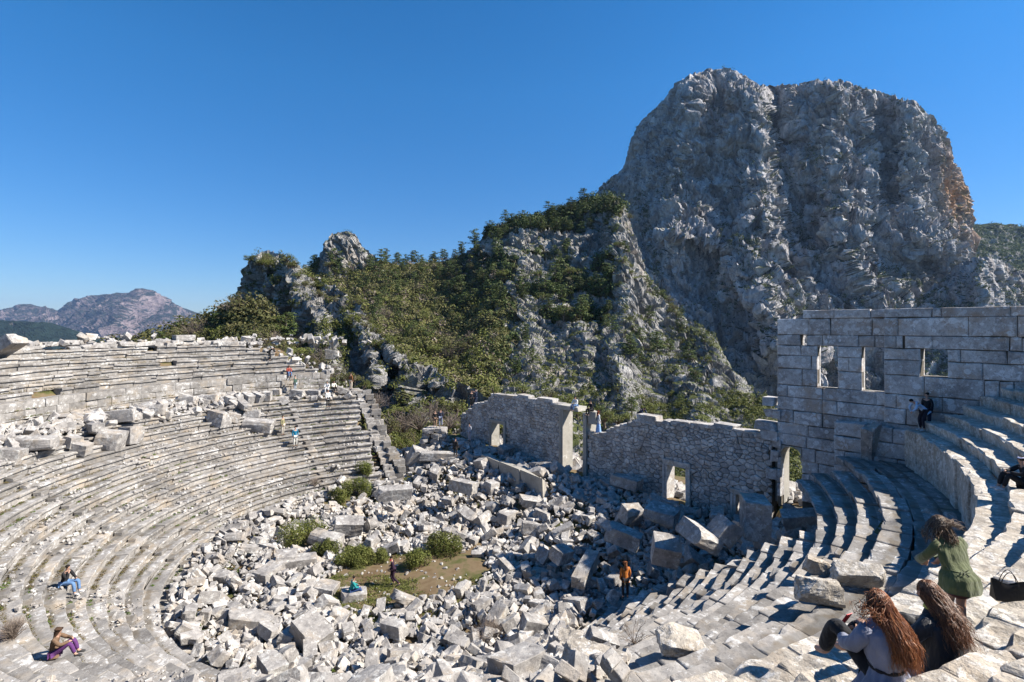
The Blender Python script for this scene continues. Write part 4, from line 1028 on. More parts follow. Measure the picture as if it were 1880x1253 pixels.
big(1145, 985, (1.9, 1.0, .8), -.5, .2, .0, "half lit long block at the edge of the wall shadow", Y=28, v=4, sink=.5)
big(1215, 945, (1.9, 1.2, .8), -.6, .1, .2, "flat shaded block near the right doorway", Y=29.5, v=2, sink=.5)
big(1160, 945, (1.2, 1.0, 1.0), .3, .1, .2, "shaded cube block in front of the stage wall", Y=31.5, v=8, sink=.5)
big(1150, 885, (2.2, .9, .7), -.8, 0, 0, "dark long block lying against the foot of the stage wall", Y=36, v=0, sink=.5)
big(1075, 915, (1.9, 1.3, .5), -.4, .1, .25, "flat shaded slab below the central doorway", Y=36, v=0, sink=.5)
big(850, 893, (2.2, .7, .8), -.55, .0, .0, "long squared beam block at the sunlit top of the rubble", Y=38, v=0, sink=.5)
big(725, 905, (2.4, .85, .8), .25, .0, .2, "long grey block across the upper left of the rubble", Y=36.5, v=4, sink=.5)
big(640, 965, (1.8, .95, .8), .3, .1, .3, "grey squared block beside the large green bush", Y=33.5, v=0, sink=.5)
big(598, 992, (2.1, 1.0, .85), -.35, .1, .1, "bright white block with a hole lying against the large green bush", Y=32.5, v=8, sink=.5)
big(545, 1035, (2.1, .8, .8), .45, .05, .2, "long block with a shaded side left of the clearing", Y=30, v=4, sink=.5)
big(498, 1055, (1.0, 1.7, 1.0), -.35, .0, .1, "squared block with a shaded left side at the left edge of the rubble", Y=29, v=0, sink=.5)
big(525, 1030, (1.1, 1.0, 1.0), .3, .1, .1, "white cube block behind the squared block at the rubble's left edge", Y=30, v=8, sink=.5)
big(648, 1106, (1.3, 1.1, 1.2), .3, .05, .0, "pale cube block the seated figure in teal sits on", Y=26.9, v=4, sink=.5)
big(598, 1092, (1.1, 1.0, 1.1), -.1, .1, .0, "pale cube block left of the block with the seated figure", Y=27.3, v=0, sink=.5)
big(572, 1162, (1.7, 1.1, .8), -.6, .3, .1, "big tilted pale slab in the lower part of the rubble", Y=22.5, v=0, sink=.5)
big(460, 1145, (1.9, 1.0, .9), .3, .2, .1, "rough white boulder at the foot of the left tiers", Y=24, v=3, sink=.5)
pr_ = tag(empty("ruined_pier", tuple(ray(798, 842, 50.3))), "ruined pier of rough stone courses left of the stage wall, two figures on it", "stone pier")
pc_ = ray(798, 785, 50.3)
for lv in range(6):
    mb = MB()
    for i_ in range(3 if lv else 2):
        chamfer_box(mb, (pc_[0] + (i_ - (1 if lv else .5)) * (.85 if lv else 1.2) + rng.uniform(-.1, .1), pc_[1] + rng.uniform(-.15, .15), pc_[2] - .24 - lv * .5), ((.85 if lv else 1.25) * rng.uniform(.9, 1.1), 1.5 * rng.uniform(.85, 1.1), .47), rng.uniform(-.08, .08), rng.uniform(-.04, .04), seed=lv * 3 + i_, amp=.06, n=5)
    part("stone_course", mb, M_block, pr_)
big(808, 838, (3.6, 1.0, .7), .05, .03, .0, "long lintel block lying below the ruined pier", Y=46.5, v=0, sink=.5)
big(765, 840, (1.5, 1.2, 1.6), .4, .4, .3, "tilted grey slab left of the long lintel block", Y=47, v=4, sink=.5)
big(610, 652, (1.6, 1.2, 1.2), .2, 0, 0, "white rounded boulder on the ruined upper corner of the left tiers", Y=63, v=3, sink=.5)
# -- fallen blocks along the left walkway
walk = [(215, 772, 3.4, 1.2, 1.2, .12, 0), (150, 768, 4.0, .9, .9, -.45, .2), (203, 815, 1.8, 1.6, 1.7, .2, .1), (238, 806, 1.7, 1.5, 1.7, -.2, 0), (172, 790, 2.2, 1.0, 1.0, -.6, .1),
        (320, 738, 2.8, 1.1, 1.3, .1, 0), (345, 722, 3.0, 1.4, 1.3, .3, .25), (378, 735, 2.6, 1.2, 1.4, .1, .1), (285, 757, 1.8, 1.0, 1.2, .2, 0), (402, 772, 1.9, 1.5, 1.7, -.15, .2), (428, 770, 1.3, 1.1, 1.0, .5, .2),
        (474, 786, 3.1, 1.3, 1.4, .12, 0), (445, 748, 3.2, .9, .9, -.75, .2), (462, 768, 1.7, .9, .9, .2, 0), (50, 818, 4.2, 1.3, 1.2, .35, .1), (15, 838, 2.2, 1.4, 1.4, .3, .1), (25, 775, 2.4, 1.3, 1.2, .8, .1),
        (108, 738, 2.0, 1.1, 1.3, .1, 0), (140, 745, 1.0, .9, 1.5, .2, 0), (178, 755, 1.6, 1.0, 1.2, .0, 0), (48, 740, 1.8, 1.0, 1.0, -.3, .2), (12, 735, 1.8, 1.3, 1.7, .1, 0), (85, 820, 1.6, 1.0, 1.1, -.8, .3), (112, 812, 1.2, .9, 1.0, .4, 0),
        (132, 815, 1.2, 1.0, 1.0, -.3, .2), (150, 828, 1.2, .9, 1.0, .1, .2), (508, 722, 1.0, .9, 1.2, .1, 0), (490, 728, 1.0, .9, 1.2, .15, .1), (472, 730, 1.3, .9, 1.1, -.1, .2), (455, 735, 1.4, .9, 1.2, -.5, .3),
        (545, 728, 1.6, 1.0, 1.0, .05, 0), (577, 725, 1.3, .9, .8, .05, 0), (626, 715, 1.4, .8, .9, .5, .5), (590, 712, 1.2, .9, .9, .1, 0), (475, 712, 1.2, .8, .9, .8, .2), (120, 790, 1.8, .9, .9, .7, .1), (75, 775, 1.8, 1.0, 1.0, .3, .1), (420, 742, 1.4, .9, 1.0, -.4, .2), (262, 745, 1.4, .9, 1.0, .6, .2), (300, 760, 1.6, .8, .8, .1, .1)]
WB = []
for i, (px, py, a_, b_, c_, rz, ry) in enumerate(walk):
    if px < 185 and py < 760 and i not in (0, 1, 2): continue
    lab = {0: "long grey profiled block in the middle of the left walkway rubble", 2: "bright white cube block tipped onto the seats below the left walkway", 11: "broad smooth block lying on the seats left of the figure in khaki", 9: "tilted grey cube left of the broad smooth block", 14: "long pale block slanting at the far left of the walkway", 1: "dark sided long block tilted down across the left walkway rubble"}.get(i, "grey fallen block in the row of rubble along the left walkway")
    WB.append(big(px, py + 4, (a_ * (.62 if px < 130 else .8), b_ * .75, c_ * (.6 if px < 130 else .7)), rz, ry + rng.uniform(-.15, .15), rng.uniform(-.15, .15), lab, sink=.34, lift=0.0, v=rng.choice((0, 4, 8, 12, 1)), group=None if i in (0, 1, 2, 9, 11, 14) else "fallen blocks along the left walkway"))

# rubble field: density by place
def rubble_zone(x, y):
    """0 none, else pile height; tells where blocks lie."""
    k, q = kq(x, y); r = math.hypot(x - CX, y - CY)
    th = math.degrees(math.atan2(x - CX, -(y - CY)))
    if any((x - a) ** 2 + (y - b) ** 2 < c * c for a, b, c in BUSH): return 0
    clear = ((x + 6.2 - (y - 28.7) * .5) / 4.3) ** 2 + ((y - 28.9) / 3.3) ** 2
    if clear < 1: return 0
    if r < 12.9:
        if th < -20 and th > -110 and r > 12.75: return 0
        return 0.25 + 0.3 * min(1, (clear - 1) * .2)
    if k > (3.4 if q > 0 else 1.0) and k < 14.0:
        kl = kL(q) if q < 0 else kR(q) + .2
        if q < -8 and k < kL(q) and r > 15.2: return 0
        if q < -17.5: return 0
        if q > 17: return 0.32 if (k < 12.5 and k > kl) else 0
        if q > 0 and k < kl and r > 13: return 0
        return 0.32
    if -12 < th < 34 and r < 23.2:
        lim = 34 - (r - 12.9) * 1.2
        if th < lim and (th > -12 + (r - 12.9) * 1.0): return 0.35
    return 0
def zone_name(x, y):
    k, q = kq(x, y)
    if k > 8: return ("fallen block in the shaded rubble heap below the stage wall" if q > -9 else "fallen block in the heap under the left end of the stage wall", "fallen blocks below the stage wall")
    if y < 22: return ("pale fallen block in the rubble covering the nearest lower seats", "fallen blocks on the nearest lower seats")
    if q < -6: return ("pale fallen block in the sunlit rubble between left tiers and bushes", "fallen blocks left of the clearing")
    return ("pale fallen block in the sunlit rubble around the grassy clearing", "fallen blocks around the clearing")
FB = []; rg = random.Random(21); cnt = 0; tries = 0
while cnt < 290 and tries < 9000:
    tries += 1
    x = rg.uniform(-22, 16); y = rg.uniform(8, 50); zn = rubble_zone(x, y)
    if not zn: continue
    if y > 35 and rg.random() < .25: continue
    s_ = rg.uniform(0.34, 0.78) * (1.25 if kq(x, y)[0] > 5 else 1.0)
    if any((x - a) ** 2 + (y - b) ** 2 < (s_ * .42 + c * .8) ** 2 for a, b, c in used_xy): continue
    used_xy.append((x, y, s_ * .5)); cnt += 1
    L = s_ * rg.uniform(1.1, 1.9); Wd = s_ * rg.uniform(.7, 1.0); H = s_ * rg.uniform(.55, .95)
    lab, grp = zone_name(x, y)
    z = rub_z(x, y) + zn * rg.uniform(.3, 1.3) + H * .2
    FB.append((block((x, y, z), (L, Wd, H), (rg.gauss(0, .35), rg.gauss(0, .35), rg.uniform(0, 3.14)), lab, grp), "long" if L / Wd > 1.75 else "flat" if H / Wd < .68 else "cube shaped" if L / Wd < 1.35 and H / Wd > .8 else "squared"))
# smaller rubble, past counting
def rubble_mesh(n, smin, smax, seed, nt_=2, zone=rubble_zone, zf=rub_z, box=(-23, 17, 7.5, 51), keep=1.0, lift=(.0, 1.0)):
    rg = random.Random(seed); mb = MB(); c = 0; tr = 0
    tp = [rock_template(s_ + 20, nt_, chip=1.0, bevel=.15) for s_ in range(10)]
    while c < n and tr < n * 12:
        tr += 1
        x = rg.uniform(box[0], box[1]); y = rg.uniform(box[2], box[3])
        if y > 30 and rg.random() > 30 / y: continue
        zn = zone(x, y)
        if not zn: continue
        c += 1; s_ = smin * (smax / smin) ** (rg.random() ** 1.6)
        V, Q, T = tp[rg.randrange(10)]
        S = np.array([s_ * rg.uniform(.8, 1.6), s_ * rg.uniform(.6, 1.0), s_ * rg.uniform(.5, .95)]) / 2
        Rm = np.array(Euler((rg.gauss(0, .5), rg.gauss(0, .5), rg.uniform(0, 6.3))).to_matrix())
        z = zf(x, y) + zn * rg.uniform(*lift)
        mb.add((V * S) @ Rm.T + np.array([x, y, z]), Q)
    return mb
tag(rubble_mesh(5600, .22, .62, 31, 3).build("stone_rubble", M_block), kind="stuff")
tag(rubble_mesh(7500, .10, .32, 32, 2, lift=(.0, .9)).build("small_rubble", M_block), kind="stuff")
def back_zone(x, y):
    k, q = kq(x, y); return .25 if 15.6 < k < 23 and -16 < q < 17 else 0
tag(rubble_mesh(1300, .25, 1.1, 36, 3, zone=back_zone, zf=lambda x, y: float(ground_h(x, y)), box=(-8, 40, 22, 66), lift=(-.2, 1.0)).build("stone_rubble", M_block), kind="stuff")
# gravel and stones lying on the left tiers and round the clearing
def seat_zone(x, y):
    r = math.hypot(x - CX, y - CY); k, q = kq(x, y)
    if 12.6 < r < 23 and k < kL(q) and x < -8 and vnoise(np.array([x * .35, y * .35, 2.]), 77) > -.05: return .04
    cl = ((x + 6.6) / 3.9) ** 2 + ((y - 28.7) / 2.5) ** 2
    if cl < 1.1 and random.Random(int(x * 91 + y * 977)).random() < .35: return .03
    return 0
def seat_back(x, y):
    r = math.hypot(x - CX, y - CY)
    if r < 12.4: return float(ground_h(x, y))
    return surf(x, y)
tag(rubble_mesh(2200, .05, .2, 33, 2, zone=seat_zone, zf=seat_back, box=(-30, 0, 12, 52), lift=(.3, 1)).build("loose_stones", M_block), kind="stuff")
# left walkway and ruined upper rows: rubble fill
def lwalk_zone(x, y):
    r = math.hypot(x - CX, y - CY); k, q = kq(x, y); a = math.degrees(math.atan2(y - CY, x - CX)) % 360
    if 22.9 < r < 25.9 and k < 6 and 112 < a < 205 and vnoise(np.array([x * .3, y * .3, 1.]), 12) > -.25: return .45 if a > 128 else .1
    if 31.3 < r < 32.4 and 110 < a < 205: return .1
    if 26 < r < 33 and on_left_ruin(r) - 6 < a < on_left_ruin(r) - 1: return .12
    return 0
def on_left_ruin(r):
    j = int((r - RU0) / UW); return math.degrees(on_ring(r, endpx.get(min(max(j, 1), 8), 430))[2]) + 3
tag(rubble_mesh(1500, .2, .85, 34, 3, zone=lwalk_zone, zf=lambda x, y: surf(x, y) if math.hypot(x - CX, y - CY) < 31.9 else -1.9, box=(-42, -5, 15, 66), lift=(-.2, .8)).build("walkway_rubble", M_block), kind="stuff")
# rim stones of the left tiers
RS = []
for i in range(34):
    px = 8 + i * 12.6 + rng.uniform(-3, 3); rr = 30.9 if px < 440 else 29
    x, y, a = on_ring(rr + rng.uniform(-.1, .4), px)
    if 60 < px < 140: continue
    RS.append(block((x, y, -1.72 + rng.uniform(-.05, .22)), (rng.uniform(.9, 1.8), rng.uniform(.55, .8), rng.uniform(.28, .5)), (rng.uniform(-.12, .12), rng.uniform(-.12, .12), a + 1.57 + rng.uniform(-.3, .3)), "weathered white stone lying along the broken top rim of the left tiers", "stones along the left rim", name="rim_stone"))
x, y, a = on_ring(31.2, 338); block((x, y, -1.1), (1.7, 1.0, .55), (0, 0, a + 1.5), "squared grey block perched highest on the left rim", None, name="rim_stone", v=0)
x, y, a = on_ring(30, 8); block((x, y, -1.45), (2.6, 1.2, .8), (0, .5, a), "big tilted slab on the rim at the left edge of the photo", None, name="rim_stone", v=4)
# stones leaning in the corner below the tall wall
for (px, py, s_, rt, lb) in ((1600, 830, (.9, .5, 1.9), (.2, -.35, .4), "upright broken slab leaning in the corner under the tall wall"), (1650, 850, (1.4, .7, .8), (.3, .3, .2), "shaded broken stone right of the leaning slab"), (1632, 865, (1.3, .7, .6), (-.3, -.3, 1.0), "shaded flat stone below the leaning slab")):
    Y = 25.6; p = ray(px, py, Y); block((p[0], p[1], -6.35 + s_[2] * .25), s_, rt, lb, None, v=4)

# ---------------------------------------------------------------- foliage
def make_tree(kind, seed):
    rs = np.random.RandomState(seed); tr = MB(); cr = MB(); C_ = []
    if kind == 'pine':          # unit height 1
        tr.tube([(0, 0, -.08), (.01, 0, .3), (.0, .02, .6), (rs.uniform(-.03, .03), 0, .93)], [.025, .02, .014, .005], 5)
        nl = 7 + seed % 3
        for i in range(nl):
            z = .28 + .68 * i / (nl - 1); w_ = (.27 * (1 - ((z - .45) / .75) ** 2) + .03) * rs.uniform(.75, 1.15)
            m_ = max(2, int(6 * (1.1 - z) + 2))
            for j in range(m_):
                an = rs.uniform(0, 6.28); rr_ = w_ * rs.uniform(.25, 1.0)
                p = (rr_ * math.cos(an), rr_ * math.sin(an), z + rs.uniform(-.03, .03))
                C_.append((*p, .12, .12, .04)); tr.tube([(0, 0, z - .05), p], [.008, .003], 4, cap=False)
        C_.append((0, 0, .96, .05, .05, .05)); leaves(cr, C_, 36, .027, rs, flat=.9, jit=.5)
        return tr.mesh("pine_trunk", M_bark), cr.mesh("pine_crown", M_pine)
    if kind in ('bush', 'oliv'):
        tr.tube([(0, 0, -.1), (.03, 0, .25), (0, .05, .5)], [.05, .035, .02], 5)
        for i in range(16):
            an = rs.uniform(0, 6.28); rr_ = .36 * math.sqrt(rs.uniform(0, 1)); z = .28 + .5 * rs.uniform(0, 1) * (1 - (rr_ / .5) ** 2)
            p = (rr_ * math.cos(an), rr_ * math.sin(an), z); q_ = rs.uniform(.10, .19)
            C_.append((*p, q_, q_, q_ * .8)); tr.tube([(0, 0, .15), p], [.018, .006], 4, cap=False)
        leaves(cr, C_, 60, .024, rs, flat=.3, jit=.45)
        return tr.mesh("bush_stems", M_bark), cr.mesh("bush_crown", M_bush if kind == 'bush' else M_oliv)
    if kind == 'bare':
        for i in range(60):
            an = rs.uniform(0, 6.28); el = rs.uniform(.5, 1.5); L = rs.uniform(.5, .95)
            d = np.array([math.cos(an) * math.cos(el), math.sin(an) * math.cos(el), math.sin(el)])
            mid = d * L * .5 + rs.normal(size=3) * .03; end = d * L + rs.normal(size=3) * .05
            (tr if i < 8 else cr).tube([(0, 0, -.03), mid, end], [.014 if i < 8 else .006, .006, .002], 3, cap=False)
            for j in range(5):
                e2 = mid + (end - mid) * rs.uniform(0, 1); cr.tube([e2, e2 + d * .12 + rs.normal(size=3) * .09], [.004, .0015], 3, cap=False)
        return tr.mesh("bare_stems", M_bark), cr.mesh("bare_twigs", M_bare)
TREES = {k: [make_tree(k, s_ * 7 + 3) for s_ in range(5)] for k in ('pine', 'bush', 'oliv', 'bare')}
NAMES = {'pine': ('pine_tree', 'pine'), 'bush': ('green_shrub', 'shrub'), 'oliv': ('olive_shrub', 'shrub'), 'bare': ('bare_shrub', 'shrub')}
def tree(kind, p, h, label, group, wide=1.0):
    tm, cm = TREES[kind][rng.randrange(5)]
    o = link(NAMES[kind][0], tm, None, p, (0, 0, rng.uniform(0, 6.28)), (h * wide, h * wide, h)); link("crown", cm, o)
    return tag(o, label, NAMES[kind][1], group)
def rel_pt(name, px, py):
    xs, P, Yp = RELIEF[name]; i = int(np.clip(np.searchsorted(xs, px), 0, len(xs) - 1)); j = int(np.clip(np.searchsorted(Yp[i], py), 0, Yp.shape[1] - 1))
    return P[i, j]
def scatter_trees(name, poly, n, kinds, hr, label, group, wide=1.0, seed=0, crest=False):
    rg = random.Random(seed); xs_ = [p[0] for p in poly]; ys_ = [p[1] for p in poly]; c = 0
    def inside(x, y):
        r_ = False
        for (x0, y0), (x1, y1) in zip(poly, poly[1:] + poly[:1]):
            if (y0 > y) != (y1 > y) and x < (x1 - x0) * (y - y0) / (y1 - y0) + x0: r_ = not r_
        return r_
    g_ = 0
    while c < n and g_ < n * 60:
        g_ += 1
        px = rg.uniform(min(xs_), max(xs_)); py = rg.uniform(min(ys_), max(ys_))
        if not inside(px, py): continue
        kd = rg.choice(kinds); p = rel_pt(name, px, py); h = rg.uniform(*hr) * (1.5 if kd == 'pine' else 1.0)
        tree(kd, (p[0], p[1], p[2] - h * .05), h, label[kd] if isinstance(label, dict) else label, group, wide); c += 1
LB = {'pine': "dark green pine", 'bush': "green rounded shrub", 'oliv': "brownish green shrub", 'bare': "bare greyish brown tree"}
def lab(tail): return {k: v + " " + tail for k, v in LB.items()}
scatter_trees("mid", [(885, 425), (1000, 392), (1100, 364), (1138, 372), (1110, 420), (1040, 440), (960, 430), (900, 450)], 44, ['pine'], (3.6, 6), lab("on the wooded crest of the middle ridge"), "pines along the crest of the middle ridge", 1.25, 1)
scatter_trees("mid", [(820, 478), (900, 425), (930, 450), (930, 520), (870, 560), (820, 540)], 26, ['pine', 'pine', 'oliv'], (4.5, 8), lab("where the saddle forest meets the rocky ridge"), "trees at the left foot of the rocky crest", 1.2, 2)
scatter_trees("mid", [(940, 470), (1020, 440), (1090, 480), (1130, 540), (1080, 600), (960, 600), (900, 560)], 26, ['pine', 'pine', 'bush'], (4, 7), lab("among pale rocks in the middle of the ridge slope"), "trees among the pale rocks of the ridge slope", 1.2, 3)
scatter_trees("mid", [(930, 610), (980, 600), (990, 680), (940, 690)], 7, ['pine', 'bush'], (3.2, 5), lab("in the stony hollow above the stage wall"), "trees in the stony hollow", .9, 4)
scatter_trees("mid", [(1150, 540), (1260, 590), (1340, 690), (1420, 745), (1300, 760), (1150, 740), (1040, 700), (1060, 600)], 44, ['bush', 'oliv', 'pine'], (1.6, 3.4), lab("dotting the pale karst slope above the stage wall"), "shrubs dotting the karst slope", 1.2, 5)
scatter_trees("mid", [(660, 492), (820, 480), (900, 560), (880, 700), (820, 690), (740, 640), (660, 580), (560, 540), (560, 510)], 92, ['bush', 'oliv', 'pine', 'bare', 'pine'], (4, 7), lab("in the saddle forest left of the rocky ridge"), "trees of the saddle forest", 1.2, 6)
scatter_trees("mid", [(660, 482), (900, 482), (820, 478), (700, 480)], 14, ['pine'], (4.5, 7), lab("on the skyline of the saddle"), "pines on the saddle skyline", 1.0, 7)
scatter_trees("front", [(452, 476), (480, 466), (530, 480), (548, 520), (500, 530), (470, 500)], 18, ['bush', 'oliv'], (2.6, 4.4), lab("covering the top of the left crag"), "shrubs on top of the left crag", 1.4, 8)
scatter_trees("front", [(540, 492), (640, 552), (760, 662), (740, 680), (620, 580), (530, 530)], 36, ['bush', 'oliv'], (1.8, 3.4), lab("along the crest of the blocky front ridge"), "shrubs along the front ridge", 1.4, 9)
scatter_trees("wood", [(205, 655), (260, 632), (360, 600), (420, 566), (500, 575), (560, 640), (560, 700), (430, 690)], 62, ['bush', 'oliv', 'oliv', 'bare', 'bush', 'pine'], (2.8, 5.2), lab("on the slope behind the left rim of the theatre"), "trees behind the left rim", 1.25, 10)
# bushes in the gully between left tiers and stage wall
for (px, py, Y, h, kd) in ((720, 812, 62, 3.0, 'bush'), (745, 820, 60, 2.8, 'bush'), (735, 838, 58, 2.6, 'bush'), (770, 770, 66, 3.2, 'bare'), (740, 775, 68, 3.4, 'bare'), (800, 755, 70, 3.0, 'bare'), (712, 785, 66, 3.0, 'oliv'), (838, 745, 66, 2.6, 'oliv'), (825, 770, 64, 2.6, 'bare'),
                        (760, 800, 62, 2.6, 'oliv'), (730, 752, 72, 2.6, 'bush'), (560, 690, 80, 4.2, 'oliv'), (575, 668, 82, 4.2, 'oliv'), (600, 690, 80, 3.6, 'bush'), (628, 690, 82, 3.2, 'oliv'), (545, 650, 86, 4.4, 'bush'), (520, 640, 90, 4.6, 'oliv'), (590, 650, 88, 3.6, 'bare'), (585, 700, 78, 3.2, 'oliv'), (540, 672, 84, 4.5, 'bush'), (620, 712, 74, 2.8, 'bush'), (665, 705, 80, 2.6, 'bush'), (690, 735, 74, 2.8, 'bare'), (650, 690, 84, 3, 'oliv'), (600, 680, 84, 3.2, 'bare')):
    p = ray(px, py + 8, Y); tree(kd, (p[0], p[1], p[2] - h * .25), h, LB[kd] + " in the gully beyond the left tiers", "shrubs in the gully", 1.5)
for (px, py, Y, h, kd) in ((1095, 785, 62, 3.6, 'pine'), (1075, 770, 64, 3, 'bush'), (1110, 770, 60, 3, 'bush'), (1135, 775, 58, 2.6, 'bush'), (1060, 755, 66, 3, 'bush'), (1160, 755, 62, 2.4, 'pine'), (1195, 760, 60, 2.4, 'bush'), (905, 720, 70, 2.4, 'bush'), (960, 722, 72, 2.6, 'bush'), (1010, 730, 70, 2.4, 'oliv'), (1040, 740, 68, 2.6, 'bush')):
    p = ray(px, py, Y); tree(kd, (p[0], p[1], p[2] - h * .25), h, LB[kd] + " growing just behind the stage wall", "shrubs behind the stage wall", 1.3)

# bare shrubs
def bare(px, py, h, wd, label, seed, n=90, lift=0, tone=M_bare, Y=None, spread=(.5, 1.45), th=1.0):
    if Y: p = ray(px, py, Y); x, y, z = p
    else: x, y, z = hit(px, py, lift)
    rs = np.random.RandomState(seed); tr = MB(); cr = MB()
    for i in range(n):
        an = rs.uniform(0, 6.28); el = rs.uniform(*spread); L = h * rs.uniform(.6, 1.0)
        d = np.array([math.cos(an) * math.cos(el) * wd, math.sin(an) * math.cos(el) * wd, math.sin(el)]); mid = d * L * .5 + rs.normal(size=3) * h * .05; end = d * L + rs.normal(size=3) * h * .07
        (tr if i < n // 8 else cr).tube([(rs.normal() * .03, rs.normal() * .03, -.05), mid, end], [.010 * th, .006 * th, .002 * th], 3, cap=False)
        for j in range(5):
            e2 = mid + (end - mid) * rs.uniform(0, 1); cr.tube([e2, e2 + d * h * .14 + rs.normal(size=3) * h * .08], [.004 * th, .0018 * th], 3, cap=False)
    o = tr.build("bare_shrub", M_bark); o.location = (x, y, z); link("twigs", cr.mesh("twigs", tone), o); return tag(o, label, "shrub")
bare(900, 1165, 1.1, 1.0, "dense grey brown leafless shrub in the lower middle of the rubble", 1, 260, .4)
bare(22, 1172, .6, 1.0, "small round leafless shrub on the lowest left edge seats", 2, 200, .0)
bare(1165, 1175, .75, 1.2, "thin dark twig shrub on the slope below the figure in orange", 3, 26, .1, spread=(.35, 1.3), th=1.1)
bare(1010, 1085, .6, 1.0, "thin leafless shrub at the lower edge of the shaded rubble", 4, 60, .3)
bare(578, 868 + 18, .7, 1.0, "small grey leafless shrub at the top of the rubble", 5, 110, .4)

# grass, moss and dry litter on the treads
def tufts(n, seed, mat, name, zone, size, blade, box=(-32, 2, 10, 60)):
    rs = np.random.RandomState(seed); C_ = []; g_ = 0
    while len(C_) < n and g_ < n * 40:
        g_ += 1; x = rs.uniform(box[0], box[1]); y = rs.uniform(box[2], box[3]); z = zone(x, y, rs)
        if z is None: continue
        q_ = size * rs.uniform(.5, 1.3); C_.append((z[0], z[1], z[2] + q_ * .15, q_, q_, q_ * .35))
    mb = MB(); leaves(mb, C_, 22, blade, rs, flat=.2, aspect=.8); tag(mb.build(name, mat), kind="stuff")
def tread_zone(thr, sd, rmax=26):
    def f(x, y, rs):
        r = math.hypot(x - CX, y - CY); k, q = kq(x, y)
        if not (12.3 < r < rmax) or k > kL(q) - .3 or x > -3.5: return None
        if vnoise(np.array([x * .45, y * .45, sd]), 5) < thr: return None
        i = math.ceil((22.85 - r) / ROW_W); r2 = 22.85 - ROW_W * i + ROW_W - .07 - rs.uniform(0, .1); f_ = r2 / r
        return CX + (x - CX) * f_, CY + (y - CY) * f_, -7.1 - ROW_H * i
    return f
tufts(900, 5, M_grass, "grass", tread_zone(.28, 3.), .11, .035)
tufts(3200, 6, M_dry, "dry_moss", tread_zone(.06, 9.), .13, .03)
def clear_zone(x, y, rs):
    c = ((x + 6.6) / 5.2) ** 2 + ((y - 28.2) / 4.6) ** 2
    if c > 1 or vnoise(np.array([x * .5, y * .5, 4.]), 6) < .0: return None
    return x, y, float(ground_h(x, y)) + .02
tufts(900, 7, M_bush, "moss", clear_zone, .22, .04, box=(-13, 0, 22, 35))
tufts(500, 8, M_grass, "grass", lambda x, y, rs: (x, y, float(ground_h(x, y)) + .05) if (10 < math.hypot(x - CX, y - CY) < 12.6 and -100 < math.degrees(math.atan2(x - CX, -(y - CY))) < 40 and vnoise(np.array([x * .7, y * .7, 4.]), 8) > .05) else None, .16, .04, box=(-20, 6, 18, 40))
def up_zone(x, y, rs):
    r = math.hypot(x - CX, y - CY); a = math.degrees(math.atan2(y - CY, x - CX)) % 360
    if not (26.5 < r < 30.8 and 118 < a < 200) or vnoise(np.array([x * .4, y * .4, 4.]), 9) < .2: return None
    j = math.floor((r - RU0) / UW); r2 = RU0 + UW * (j + 1) - .1; f_ = r2 / r; return CX + (x - CX) * f_, CY + (y - CY) * f_, ZU0 + UH * j
tufts(420, 9, M_dry, "dry_moss", up_zone, .16, .035, box=(-42, -5, 15, 62))

# far scrub: one mass per hill
def scrub(name, rel, n, size, mat, seed, dens_s, thr, poly=None, flat_bias=.25, kind_name="mountain_scrub", leafn=12, squash=.8):
    rs = np.random.RandomState(seed); xs, P, Yp = RELIEF[rel]; nx, ny = P.shape[:2]
    gx_ = np.gradient(P, axis=0); gy_ = np.gradient(P, axis=1); nn = np.cross(gx_, gy_); nn /= np.linalg.norm(nn, axis=2, keepdims=True) + 1e-9; nn *= -np.sign((nn * P).sum(2, keepdims=True) + 1e-9)
    i = rs.randint(1, nx - 1, n * 8); j = (rs.uniform(0, 1, n * 8) ** 1.0 * (ny - 2)).astype(int)
    p = P[i, j]; sc_ = fbm(p / dens_s, 3, seed) + nn[i, j, 2] * flat_bias + rs.uniform(-.25, .25, len(p))
    ok = sc_ > thr
    if poly is not None: ok &= poly(xs[i], Yp[i, j])
    p = p[ok][:n]; q_ = size * rs.uniform(.4, 1.3, len(p))
    i, j = i[ok][:n], j[ok][:n]
    C_ = np.concatenate([p + np.array([0, 0, 1.0]) * q_[:, None] * .3 + nn[i, j] * q_[:, None] * .35, np.stack([q_, q_, q_ * squash], 1)], 1)
    mb = MB(); leaves(mb, C_, leafn * 3, size * .2, rs, flat=.4, jit=.4); return tag(mb.build(kind_name, mat), kind="stuff")
scrub("s1", "solymos", 4200, 3.0, M_pine, 1, 60, .16)
scrub("s2", "far_ridge", 3000, 6.0, M_pine, 2, 70, -.15)
scrub("s3", "near_ridge", 1500, 3.6, M_pine, 3, 40, .12)
scrub("s4", "mid", 3600, 1.15, M_bush, 4, 16, .08, kind_name="slope_scrub")
scrub("s5", "mid", 5200, 2.3, M_oliv, 5, 30, -.9, poly=lambda x, y: (y > 486 + 0 * x) & (x < 930 - np.maximum(0, (y - 640)) * .3) & (y < 740) & ((x - 560) * .75 + 470 < y + 170), kind_name="woodland", leafn=13)
scrub("s6", "wood", 1500, 1.8, M_oliv, 6, 20, -1.0, kind_name="woodland", leafn=18)
scrub("s7", "front", 1900, 1.1, M_bush, 7, 14, .16, kind_name="slope_scrub")
scrub("s8", "crag", 140, 1.2, M_pine, 8, 12, .30, kind_name="slope_scrub")
scrub("s9", "mid", 2600, 2.6, M_pine, 9, 30, -.9, poly=lambda x, y: (x > 880) & (x < 1145) & (y < 392 + (1140 - x) * .18), kind_name="woodland", leafn=16)


